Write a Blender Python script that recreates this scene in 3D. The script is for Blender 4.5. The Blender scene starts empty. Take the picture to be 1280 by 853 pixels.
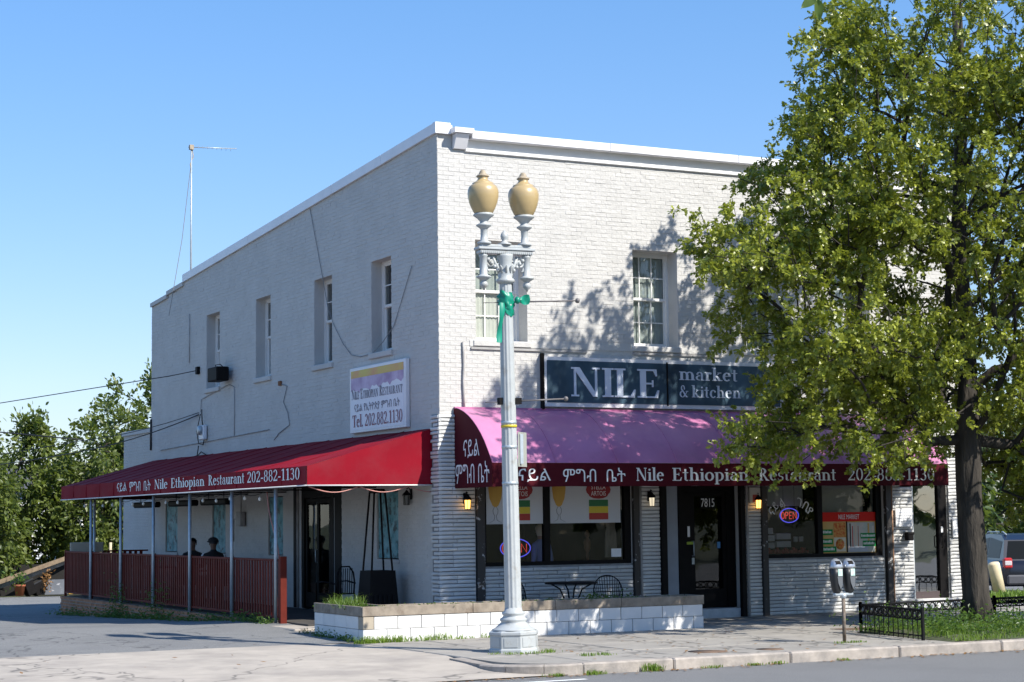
import bpy, math, random
import numpy as np
from mathutils import Vector, Matrix
random.seed(7); RNG = np.random.default_rng(11)
S = bpy.context.scene
COL = S.collection
R = math.radians

# ------------------------------------------------------------------ camera, sky, sun, exposure
def make_camera():
    f, pitch, roll, yaw = 2330.477, .0951151, -.0124513, .4777904
    cy, sy, cp, sp = math.cos(yaw), math.sin(yaw), math.cos(pitch), math.sin(pitch)
    fw = Vector((sy*cp, cy*cp, sp)); r = Vector((cy, -sy, 0)); u = r.cross(fw)
    c, s = math.cos(roll), math.sin(roll)
    r2 = r*c + u*s; u2 = u*c - r*s
    cam = bpy.data.cameras.new('camera'); o = bpy.data.objects.new('camera', cam); COL.objects.link(o)
    m = Matrix((r2, u2, -fw)).transposed().to_4x4(); m.translation = Vector((-13.8138, -29.469, 1.88))
    o.matrix_world = m
    cam.sensor_width = 36; cam.lens = 36*f/1280; cam.clip_end = 3000; cam.clip_start = .1
    S.camera = o
make_camera()
SUN_D = Vector((.48, -.877, .0)).normalized(); ELEV = R(42)
def make_light():
    w = bpy.data.worlds.new('World'); S.world = w; w.use_nodes = True
    nt = w.node_tree; nt.nodes.clear()
    sky = nt.nodes.new('ShaderNodeTexSky'); sky.sky_type = 'NISHITA'; sky.sun_disc = False
    sky.sun_elevation = ELEV; sky.sun_rotation = math.atan2(SUN_D.x, SUN_D.y)
    sky.air_density = 1.15; sky.dust_density = .3; sky.ozone_density = 3.6; sky.altitude = 0
    bg = nt.nodes.new('ShaderNodeBackground'); bg.inputs[1].default_value = .102
    out = nt.nodes.new('ShaderNodeOutputWorld')
    hs = nt.nodes.new('ShaderNodeHueSaturation'); hs.inputs['Saturation'].default_value = 1.3
    gm = nt.nodes.new('ShaderNodeGamma'); gm.inputs[1].default_value = .7
    vm = nt.nodes.new('ShaderNodeVectorMath'); vm.operation = 'MULTIPLY'; vm.inputs[1].default_value = (1.34, 1.44, 1.80)
    nt.links.new(sky.outputs[0], hs.inputs['Color']); nt.links.new(hs.outputs[0], gm.inputs[0]); nt.links.new(gm.outputs[0], vm.inputs[0]); nt.links.new(vm.outputs[0], bg.inputs[0]); nt.links.new(bg.outputs[0], out.inputs[0])
    l = bpy.data.lights.new('sun', 'SUN'); l.energy = 4.6; l.angle = R(.53); l.color = (1, .95, .86)
    o = bpy.data.objects.new('sun', l); COL.objects.link(o)
    d = Vector((SUN_D.x*math.cos(ELEV), SUN_D.y*math.cos(ELEV), math.sin(ELEV)))
    o.rotation_euler = d.to_track_quat('Z', 'Y').to_euler(); o.location = d*60
make_light()
S.view_settings.view_transform = 'Standard'; S.view_settings.look = 'None'
S.view_settings.exposure = .75; S.view_settings.gamma = 1
S.render.engine = 'CYCLES'; S.cycles.max_bounces = 8; S.cycles.transparent_max_bounces = 12

# ------------------------------------------------------------------ materials
MATS = {}
def mat(name, col, rough=.7, metal=0, var=.0, vscale=3., bump=0., bscale=30., spec=.5, col2=None, emit=None, es=1, island=0., stain=None, stscale=.7, coat=0, detail=4., stthr=(.45,.75), stretch=0, crack=0):
    if name in MATS: return MATS[name]
    m = bpy.data.materials.new(name); m.use_nodes = True; nt = m.node_tree; N = nt.nodes; L = nt.links
    b = N['Principled BSDF']; b.inputs['Roughness'].default_value = rough; b.inputs['Metallic'].default_value = metal
    b.inputs['Specular IOR Level'].default_value = spec; b.inputs['Coat Weight'].default_value = coat
    b.inputs['Base Color'].default_value = (*col, 1)
    tc = N.new('ShaderNodeTexCoord'); src = tc.outputs['Object']
    if stretch:
        mp_ = N.new('ShaderNodeMapping'); mp_.inputs['Scale'].default_value = (1,1,stretch); L.new(src, mp_.inputs[0]); src = mp_.outputs[0]
    cur = None
    if var > 0 or col2:
        n = N.new('ShaderNodeTexNoise'); n.inputs['Scale'].default_value = vscale; n.inputs['Detail'].default_value = detail
        L.new(src, n.inputs['Vector'])
        rp = N.new('ShaderNodeValToRGB'); rp.color_ramp.elements[0].position = .3; rp.color_ramp.elements[1].position = .7
        c2 = col2 or tuple(min(1, c*(1+var)) for c in col)
        c1 = col if col2 else tuple(c*(1-var) for c in col)
        rp.color_ramp.elements[0].color = (*c1, 1); rp.color_ramp.elements[1].color = (*c2, 1)
        L.new(n.outputs[0], rp.inputs[0]); cur = rp.outputs[0]
    if stain:
        n2 = N.new('ShaderNodeTexNoise'); n2.inputs['Scale'].default_value = stscale; n2.inputs['Detail'].default_value = 8; n2.inputs['Roughness'].default_value = .65
        L.new(src, n2.inputs['Vector'])
        r2 = N.new('ShaderNodeValToRGB'); r2.color_ramp.elements[0].position = stthr[0]; r2.color_ramp.elements[1].position = stthr[1]
        L.new(n2.outputs[0], r2.inputs[0])
        mx = N.new('ShaderNodeMix'); mx.data_type = 'RGBA'; L.new(r2.outputs[0], mx.inputs[0])
        if cur: L.new(cur, mx.inputs[6])
        else: mx.inputs[6].default_value = (*col, 1)
        mx.inputs[7].default_value = (*stain, 1); cur = mx.outputs[2]
    if crack:
        nz = N.new('ShaderNodeTexNoise'); nz.inputs['Scale'].default_value = 1.5; L.new(src, nz.inputs['Vector'])
        ma = N.new('ShaderNodeVectorMath'); ma.operation = 'MULTIPLY_ADD'; ma.inputs[1].default_value = (1.2,1.2,1.2); L.new(nz.outputs[1], ma.inputs[0]); L.new(src, ma.inputs[2])
        vo = N.new('ShaderNodeTexVoronoi'); vo.feature = 'DISTANCE_TO_EDGE'; vo.inputs['Scale'].default_value = crack; L.new(ma.outputs[0], vo.inputs['Vector'])
        cr = N.new('ShaderNodeMapRange'); cr.inputs[1].default_value = .0; cr.inputs[2].default_value = .010*crack/.3; cr.inputs[3].default_value = .65; cr.inputs[4].default_value = 0; L.new(vo.outputs[0], cr.inputs[0])
        cx = N.new('ShaderNodeMix'); cx.data_type = 'RGBA'; L.new(cr.outputs[0], cx.inputs[0]); L.new(cur, cx.inputs[6]); cx.inputs[7].default_value = (.03,.03,.03,1); cur = cx.outputs[2]
    if island > 0:
        g = N.new('ShaderNodeNewGeometry'); hs = N.new('ShaderNodeHueSaturation')
        oi = N.new('ShaderNodeObjectInfo'); ad = N.new('ShaderNodeMath'); ad.operation = 'ADD'
        fr = N.new('ShaderNodeMath'); fr.operation = 'FRACT'
        L.new(g.outputs['Random Per Island'], ad.inputs[0]); L.new(oi.outputs['Random'], ad.inputs[1]); L.new(ad.outputs[0], fr.inputs[0])
        mr = N.new('ShaderNodeMapRange'); mr.inputs[3].default_value = 1-island; mr.inputs[4].default_value = 1+island
        L.new(fr.outputs[0], mr.inputs[0]); L.new(mr.outputs[0], hs.inputs['Value'])
        if cur: L.new(cur, hs.inputs['Color'])
        else: hs.inputs['Color'].default_value = (*col, 1)
        cur = hs.outputs[0]
    if cur: L.new(cur, b.inputs['Base Color'])
    if bump > 0:
        nb = N.new('ShaderNodeTexNoise'); nb.inputs['Scale'].default_value = bscale; nb.inputs['Detail'].default_value = 6
        L.new(src, nb.inputs['Vector'])
        bp = N.new('ShaderNodeBump'); bp.inputs['Strength'].default_value = min(1, bump); bp.inputs['Distance'].default_value = .01*max(1, bump)
        L.new(nb.outputs[0], bp.inputs['Height']); L.new(bp.outputs[0], b.inputs['Normal'])
    if emit:
        b.inputs['Emission Color'].default_value = (*emit, 1); b.inputs['Emission Strength'].default_value = es
    MATS[name] = m; return m
def glass(name, tint=(.75,.8,.8), refl=1.0, rough=.015):
    m = bpy.data.materials.new(name); m.use_nodes = True; nt = m.node_tree; nt.nodes.clear(); N = nt.nodes; L = nt.links
    t = N.new('ShaderNodeBsdfTransparent'); t.inputs[0].default_value = (*tint, 1)
    g = N.new('ShaderNodeBsdfGlossy'); g.inputs['Roughness'].default_value = rough; g.inputs[0].default_value = (.9,.93,.95,1)
    f = N.new('ShaderNodeFresnel'); gb = N.new('ShaderNodeNewGeometry'); mi = N.new('ShaderNodeMapRange'); mi.inputs[3].default_value = 1.5; mi.inputs[4].default_value = 1/1.5; L.new(gb.outputs['Backfacing'], mi.inputs[0]); L.new(mi.outputs[0], f.inputs[0])
    tc = N.new('ShaderNodeTexCoord'); n = N.new('ShaderNodeTexNoise'); n.inputs['Scale'].default_value = 1.3; L.new(tc.outputs['Object'], n.inputs['Vector'])
    bp = N.new('ShaderNodeBump'); bp.inputs['Strength'].default_value = .25; bp.inputs['Distance'].default_value = .01; L.new(n.outputs[0], bp.inputs['Height']); L.new(bp.outputs[0], g.inputs['Normal'])
    mu = N.new('ShaderNodeMath'); mu.operation = 'MULTIPLY'; mu.use_clamp = True; mu.inputs[1].default_value = refl
    L.new(f.outputs[0], mu.inputs[0]); mx = N.new('ShaderNodeMixShader'); L.new(mu.outputs[0], mx.inputs[0]); L.new(t.outputs[0], mx.inputs[1]); L.new(g.outputs[0], mx.inputs[2])
    o = N.new('ShaderNodeOutputMaterial'); L.new(mx.outputs[0], o.inputs[0]); return m
def leafmat(name, c1, c2, trans=(.25,.35,.04), tw=.35, rough=.45):
    m = bpy.data.materials.new(name); m.use_nodes = True; nt = m.node_tree; nt.nodes.clear(); N = nt.nodes; L = nt.links
    g = N.new('ShaderNodeNewGeometry'); rp = N.new('ShaderNodeValToRGB'); e = rp.color_ramp.elements
    e[0].color = (*c1, 1); e[1].color = (*c2, 1)
    tc = N.new('ShaderNodeTexCoord'); nz = N.new('ShaderNodeTexNoise'); nz.inputs['Scale'].default_value = 1.1; L.new(tc.outputs['Object'], nz.inputs['Vector'])
    av = N.new('ShaderNodeMath'); av.operation = 'MULTIPLY_ADD'; av.inputs[1].default_value = .55; L.new(g.outputs['Random Per Island'], av.inputs[0])
    mr = N.new('ShaderNodeMapRange'); mr.inputs[1].default_value = .3; mr.inputs[2].default_value = .7; mr.inputs[4].default_value = .5; L.new(nz.outputs[0], mr.inputs[0]); L.new(mr.outputs[0], av.inputs[2]); L.new(av.outputs[0], rp.inputs[0])
    p = N.new('ShaderNodeBsdfPrincipled'); p.inputs['Roughness'].default_value = rough; L.new(rp.outputs[0], p.inputs['Base Color'])
    t = N.new('ShaderNodeBsdfTranslucent'); t.inputs[0].default_value = (*trans, 1)
    mx = N.new('ShaderNodeMixShader'); mx.inputs[0].default_value = tw; L.new(p.outputs[0], mx.inputs[1]); L.new(t.outputs[0], mx.inputs[2])
    o = N.new('ShaderNodeOutputMaterial'); L.new(mx.outputs[0], o.inputs[0]); return m

M_WALL = mat('painted_brick', (.505,.495,.475), .75, var=.05, vscale=1.6, bump=1.3, bscale=14, island=.025, stain=(.44,.43,.41), stscale=1.0, stthr=(.50,.90))
M_STONE = mat('painted_stone', (.58,.58,.57), .7, var=.06, vscale=5, bump=.8, bscale=22, island=.08)
M_BACK = mat('mortar_paint', (.52,.505,.48), .85, var=.08, vscale=6, bump=.4, bscale=60)
M_SBACK = mat('stone_joint', (.22,.22,.22), .9, var=.2, vscale=8)
M_WHITE = mat('white_paint', (.74,.73,.71), .5, var=.03, vscale=4, bump=.1, bscale=40)
M_METALW = mat('white_metal_flashing', (.72,.72,.74), .4, var=.06, vscale=2, spec=.6)
M_BLACK = mat('black_paint', (.008,.007,.007), .6, spec=.12, var=.2, vscale=6, bump=.1)
M_WORN = mat('worn_black_post', (.03,.025,.022), .6, stain=(.45,.45,.45), stscale=7, stthr=(.6,.66))
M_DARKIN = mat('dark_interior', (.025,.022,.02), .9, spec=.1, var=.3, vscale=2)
M_LAMP = mat('lamp_post_paint', (.39,.41,.41), .42, var=.05, vscale=8, bump=.15, bscale=30, stain=(.27,.25,.21), stscale=4.5, stthr=(.56,.74))
M_GALV = mat('galvanised_steel', (.42,.47,.5), .4, metal=.4, var=.1, vscale=12)
M_AWN = mat('red_awning_fabric', (.22,.004,.014), .75, spec=.12, var=.10, vscale=1.2, bump=.6, bscale=4, stain=(.20,.02,.03), stscale=1.3, stthr=(.45,.8))
M_AWNF = mat('faded_awning_fabric', (.40,.12,.26), .42, col2=(.54,.21,.37), vscale=.9, bump=.7, bscale=4, stain=(.34,.13,.24), stscale=2.2, stthr=(.55,.85))
M_AWNV = mat('burgundy_valance_fabric', (.065,.003,.009), .7, spec=.15, var=.08, vscale=2, bump=.2, bscale=3)
M_LETTER = mat('letter_print', (.78,.78,.78), .5)
M_RAIL = mat('red_brown_paint', (.125,.018,.011), .65, spec=.15, var=.15, vscale=5, bump=.2, island=.12)
M_BRICK = mat('raw_brick', (.36,.16,.08), .9, var=.25, vscale=9, bump=.6, bscale=50, island=.25)
M_MORTAR = mat('mortar', (.3,.27,.23), .95, var=.15, vscale=20, bump=.4)
M_ASPH = mat('lot_asphalt', (.20,.20,.195), .95, var=.25, vscale=45, bump=1.5, bscale=90, stain=(.15,.15,.15), stscale=.45, detail=8, crack=.35)
M_ROAD = mat('road_asphalt', (.165,.165,.165), .95, var=.28, vscale=60, bump=.8, bscale=120, stain=(.14,.14,.14), stscale=.5, detail=8)
M_CONC = mat('pavement_concrete', (.29,.27,.24), .9, var=.12, vscale=5, bump=.5, bscale=60, island=.07, stain=(.2,.185,.17), stscale=1.3, stthr=(.5,.8), detail=8, crack=.3)
M_CURB = mat('curb_concrete', (.34,.30,.26), .9, var=.15, vscale=9, bump=.6, bscale=50, island=.08, stain=(.17,.16,.15), stscale=2.5)
M_APRON = mat('apron_concrete', (.40,.355,.30), .9, var=.1, vscale=3, bump=.5, bscale=70, stain=(.27,.24,.21), stscale=1, detail=8, crack=.22)
M_STRIPE = mat('road_paint', (.7,.7,.68), .7, stain=(.25,.25,.25), stscale=6, stthr=(.55,.7))
M_BLOCK = mat('white_block', (.66,.655,.64), .65, var=.04, vscale=5, bump=.3, bscale=40, island=.04, stain=(.42,.38,.33), stscale=3, stthr=(.62,.85))
M_JOINT = mat('dark_joint', (.10,.09,.085), .95)
M_WOOD = mat('weathered_timber', (.25,.21,.165), .85, var=.25, vscale=6, bump=.6, bscale=25, stain=(.14,.1,.07), stscale=5, stthr=(.5,.75))
M_SOIL = mat('soil', (.07,.05,.035), 1, var=.3, vscale=20, bump=1, bscale=40)
M_EARTH = mat('earth_and_grass', (.05,.075,.025), 1, col2=(.085,.08,.045), vscale=.6, bump=1, bscale=8, detail=8)
M_BARK = mat('bark', (.014,.012,.010), .95, col2=(.06,.05,.04), vscale=9, bump=3.5, bscale=18, stretch=.22)
M_IRON = mat('black_iron', (.007,.007,.008), .6, spec=.15, bump=.1)
M_GLOBE = mat('amber_globe', (.42,.31,.15), .35, var=.05, vscale=3, coat=.3, spec=.6)
M_TIPM = mat('globe_finial_metal', (.33,.27,.19), .6, var=.3, vscale=20)
M_TEAL = mat('green_satin_cloth', (.0,.22,.14), .4, var=.1, vscale=8)
M_PIPE = mat('painted_conduit', (.34,.33,.32), .7, var=.2, vscale=5)
M_CABLE = mat('black_cable', (.02,.02,.02), .6)
M_GREYC = mat('grey_cable', (.22,.22,.22), .6)
G_SHOP = glass('shop_glass', (.62,.64,.64), .8)
G_WIN = glass('window_glass', (.82,.86,.84), 1.6)
G_DOOR = glass('mirror_glass', (.45,.5,.52), 7)
G_ART = None

# ------------------------------------------------------------------ object helpers
def prop(o, label=None, cat=None, group=None, kind=None):
    if label: o['label'] = label
    if cat: o['category'] = cat
    if group: o['group'] = group
    if kind: o['kind'] = kind
    return o
def empty(name, loc=(0,0,0), label=None, cat=None, group=None, kind=None, parent=None, rot=(0,0,0)):
    o = bpy.data.objects.new(name, None); COL.objects.link(o); o.location = loc; o.rotation_euler = rot
    o.empty_display_size = .2
    if parent: o.parent = parent
    return prop(o, label, cat, group, kind)
class MB:
    def __init__(s): s.v = []; s.f = []; s.m = []; s.sm = []; s.cm = 0; s.smooth = False
    def add(s, vs, fs):
        n = len(s.v); s.v += [tuple(v) for v in vs]
        for f in fs: s.f.append(tuple(i+n for i in f)); s.m.append(s.cm); s.sm.append(s.smooth)
        return s
    def box(s, x0, y0, z0, x1, y1, z1):
        if x0 > x1: x0, x1 = x1, x0
        if y0 > y1: y0, y1 = y1, y0
        if z0 > z1: z0, z1 = z1, z0
        return s.add([(x0,y0,z0),(x1,y0,z0),(x1,y1,z0),(x0,y1,z0),(x0,y0,z1),(x1,y0,z1),(x1,y1,z1),(x0,y1,z1)],
            [(3,2,1,0),(4,5,6,7),(0,1,5,4),(1,2,6,5),(2,3,7,6),(3,0,4,7)])
    def cbox(s, c, sx, sy, sz, rot=None):
        M = rot or Matrix.Identity(3); c = Vector(c)
        vs = [c + M @ Vector((a*sx/2, b*sy/2, d*sz/2)) for d in (-1,1) for (a,b) in ((-1,-1),(1,-1),(1,1),(-1,1))]
        return s.add(vs, [(3,2,1,0),(4,5,6,7),(0,1,5,4),(1,2,6,5),(2,3,7,6),(3,0,4,7)])
    def bbox(s, x0,y0,z0,x1,y1,z1,b=.01):
        # box with chamfered edges
        x0,x1=sorted((x0,x1));y0,y1=sorted((y0,y1));z0,z1=sorted((z0,z1))
        b=min(b,(x1-x0)/2.5,(y1-y0)/2.5,(z1-z0)/2.5)
        n=len(s.v);vs=[];ids={}
        for i,(X,sx) in enumerate(((x0,1),(x1,-1))):
            for j,(Y,sy) in enumerate(((y0,1),(y1,-1))):
                for k,(Z,sz) in enumerate(((z0,1),(z1,-1))):
                    ids[(i,j,k,0)]=len(vs);vs.append((X,Y+sy*b,Z+sz*b))
                    ids[(i,j,k,1)]=len(vs);vs.append((X+sx*b,Y,Z+sz*b))
                    ids[(i,j,k,2)]=len(vs);vs.append((X+sx*b,Y+sy*b,Z))
        F=[]
        def g(i,j,k,a): return ids[(i,j,k,a)]
        for i in (0,1):
            q=[g(i,0,0,0),g(i,1,0,0),g(i,1,1,0),g(i,0,1,0)];F.append(q if i else q[::-1])
            q=[g(0,i,0,1),g(1,i,0,1),g(1,i,1,1),g(0,i,1,1)];F.append(q[::-1] if i else q)
            q=[g(0,0,i,2),g(1,0,i,2),g(1,1,i,2),g(0,1,i,2)];F.append(q if i else q[::-1])
        for i in (0,1):
            for j in (0,1):
                F.append([g(i,j,0,0),g(i,j,1,0),g(i,j,1,1),g(i,j,0,1)])
                F.append([g(i,0,j,0),g(i,1,j,0),g(i,1,j,2),g(i,0,j,2)])
                F.append([g(0,i,j,1),g(1,i,j,1),g(1,i,j,2),g(0,i,j,2)])
                for k in (0,1): F.append([g(i,j,k,0),g(i,j,k,1),g(i,j,k,2)])
        # orient outward
        c=Vector(((x0+x1)/2,(y0+y1)/2,(z0+z1)/2))
        FF=[]
        for f in F:
            p=[Vector(vs[a]) for a in f];nn=(p[1]-p[0]).cross(p[2]-p[0])
            FF.append(f if nn.dot(sum(p,Vector())/len(p)-c)>0 else f[::-1])
        return s.add(vs,FF)
    def tube(s, pts, r, n=8, cap=True):
        pts = [Vector(p) for p in pts]; rs = r if isinstance(r, (list, tuple)) else [r]*len(pts)
        base = len(s.v); vs = []; fs = []
        t0 = (pts[1]-pts[0]).normalized(); up = Vector((0,0,1)) if abs(t0.z) < .9 else Vector((1,0,0))
        a = t0.cross(up).normalized()
        for i, p in enumerate(pts):
            if i == 0: t = pts[1]-pts[0]
            elif i == len(pts)-1: t = pts[-1]-pts[-2]
            else: t = (pts[i+1]-pts[i]).normalized()+(pts[i]-pts[i-1]).normalized()
            t = t.normalized() if t.length > 1e-9 else t0
            a = (a - t*a.dot(t)); a = a.normalized() if a.length > 1e-6 else t.orthogonal().normalized()
            b = t.cross(a)
            for k in range(n):
                an = 2*math.pi*k/n; vs.append(p + (a*math.cos(an)+b*math.sin(an))*rs[i])
        for i in range(len(pts)-1):
            for k in range(n):
                k2 = (k+1) % n; fs.append((i*n+k, i*n+k2, (i+1)*n+k2, (i+1)*n+k))
        if cap: fs.append(tuple(range(n))[::-1]); fs.append(tuple((len(pts)-1)*n+k for k in range(n)))
        sm = s.smooth; s.smooth = True if n > 4 else sm; s.add(vs, fs); s.smooth = sm; return s
    def lathe(s, prof, c=(0,0,0), n=20, smooth=True, rot=0, flute=0, nfl=0):
        vs = []; fs = []
        for (r, z) in prof:
            for k in range(n):
                a = 2*math.pi*k/n+rot; rr = r*(1-flute*(k % 2)) if flute else r
                vs.append((c[0]+rr*math.cos(a), c[1]+rr*math.sin(a), c[2]+z))
        for i in range(len(prof)-1):
            for k in range(n):
                k2 = (k+1) % n; fs.append((i*n+k, i*n+k2, (i+1)*n+k2, (i+1)*n+k))
        fs.append(tuple(range(n))[::-1]); fs.append(tuple((len(prof)-1)*n+k for k in range(n)))
        sm = s.smooth; s.smooth = smooth; s.add(vs, fs); s.smooth = sm; return s
    def sphere(s, c, r, n=10, sc=(1,1,1)):
        pr = [(max(1e-4, math.sin(math.pi*i/(n//2+2))), -math.cos(math.pi*i/(n//2+2))) for i in range(n//2+3)]
        vs = []; 
        for (a, z) in pr:
            for k in range(n): an = 2*math.pi*k/n; vs.append((c[0]+r*sc[0]*a*math.cos(an), c[1]+r*sc[1]*a*math.sin(an), c[2]+r*sc[2]*z))
        fs = []
        for i in range(len(pr)-1):
            for k in range(n): k2 = (k+1) % n; fs.append((i*n+k, i*n+k2, (i+1)*n+k2, (i+1)*n+k))
        sm = s.smooth; s.smooth = True; s.add(vs, fs); s.smooth = sm; return s
    def prism(s, poly, o, ux, uy, un, d0, d1):
        # polygon (2D list, any winding) in frame o,ux,uy extruded from d0 to d1 along un
        o, ux, uy, un = Vector(o), Vector(ux), Vector(uy), Vector(un); n = len(poly)
        A = sum(poly[i][0]*poly[(i+1)%n][1]-poly[(i+1)%n][0]*poly[i][1] for i in range(n))
        if (A < 0) != (ux.cross(uy).dot(un)*(d1-d0) < 0): poly = poly[::-1]
        vs = [o+ux*p[0]+uy*p[1]+un*d0 for p in poly]+[o+ux*p[0]+uy*p[1]+un*d1 for p in poly]
        fs = [tuple(range(n))[::-1], tuple(range(n, 2*n))]+[(i, (i+1) % n, n+(i+1) % n, n+i) for i in range(n)]
        return s.add(vs, fs)
    def mesh(s, name, mats):
        me = bpy.data.meshes.new(name); me.from_pydata(s.v, [], s.f)
        for m in (mats if isinstance(mats, (list, tuple)) else [mats]): me.materials.append(m)
        me.polygons.foreach_set('material_index', s.m); me.polygons.foreach_set('use_smooth', s.sm); me.update(); return me
    def build(s, name, mats, parent=None, label=None, cat=None, group=None, kind=None, loc=None):
        o = bpy.data.objects.new(name, s.mesh(name, mats)); COL.objects.link(o)
        if parent: o.parent = parent
        if loc: o.location = loc
        return prop(o, label, cat, group, kind)
def link_mesh(name, me, parent, loc, rot=None):
    o = bpy.data.objects.new(name, me); COL.objects.link(o)
    if parent: o.parent = parent
    o.location = loc
    if rot: o.rotation_euler = rot
    return o
def np_mesh(name, V, F, mats, parent=None, **k):
    me = bpy.data.meshes.new(name); V = np.asarray(V, np.float32); F = np.asarray(F, np.int32)
    me.vertices.add(len(V)); me.vertices.foreach_set('co', V.ravel())
    me.loops.add(F.size); me.loops.foreach_set('vertex_index', F.ravel())
    me.polygons.add(len(F)); me.polygons.foreach_set('loop_start', np.arange(len(F), dtype=np.int32)*F.shape[1])
    me.polygons.foreach_set('loop_total', np.full(len(F), F.shape[1], np.int32))
    me.update(calc_edges=True)
    for m in (mats if isinstance(mats, (list, tuple)) else [mats]): me.materials.append(m)
    o = bpy.data.objects.new(name, me); COL.objects.link(o)
    if parent: o.parent = parent
    return prop(o, **k)
def copy_thing(root, loc, rot=None, label=None):
    c = root.copy(); COL.objects.link(c); c.location = loc
    if rot is not None: c.rotation_euler = rot
    if label: c['label'] = label
    for ch in root.children:
        d = ch.copy(); COL.objects.link(d); d.parent = c
        for g in ch.children:
            e = g.copy(); COL.objects.link(e); e.parent = d
    return c

# ------------------------------------------------------------------ lettering
def text_mesh_sans(txt, bold=0.):
    cu = bpy.data.curves.new('t', 'FONT'); cu.body = txt; cu.size = 1; cu.offset = bold*0; cu.resolution_u = 3
    o = bpy.data.objects.new('t', cu); COL.objects.link(o)
    me = bpy.data.meshes.new_from_object(o)
    V = [tuple(v.co[:2]) for v in me.vertices]; F = [tuple(p.vertices) for p in me.polygons]
    bpy.data.objects.remove(o); bpy.data.curves.remove(cu); bpy.data.meshes.remove(me)
    return V, F
# a small serif alphabet of my own: capitals 1 high, x-height .66
ST, TH, SF, SH = .175, .075, .08, .06
def _r(x0, y0, x1, y1): return [[(x0,y0),(x1,y0),(x1,y1),(x0,y1)]]
def _stem(x, y0, y1, b=True, t=True, w=ST, half=False):
    q = _r(x, y0, x+w, y1)
    if b: q += _r(x-SF, y0, x+w+SF, y0+SH)
    if t: q += _r(x-SF, y1-SH, x+w+(0 if half else SF), y1)
    return q
def _ring(cx, cy, rx, ry, a0=0, a1=360, tx=ST, ty=TH, n=None):
    n = n or max(4, int(abs(a1-a0)/18)); q = []
    for i in range(n):
        a, b = R(a0+(a1-a0)*i/n), R(a0+(a1-a0)*(i+1)/n)
        q.append([(cx+rx*math.cos(a), cy+ry*math.sin(a)), (cx+rx*math.cos(b), cy+ry*math.sin(b)),
                  (cx+(rx-tx)*math.cos(b), cy+(ry-ty)*math.sin(b)), (cx+(rx-tx)*math.cos(a), cy+(ry-ty)*math.sin(a))])
    return q
def _ln(x0, y0, x1, y1, w): return [[(x0-w/2,y0),(x0+w/2,y0),(x1+w/2,y1),(x1-w/2,y1)]]
def _dot(cx, cy, r): return [[(cx+r*math.cos(a*.785), cy+r*math.sin(a*.785)) for a in range(8)]]
X = .66
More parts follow.
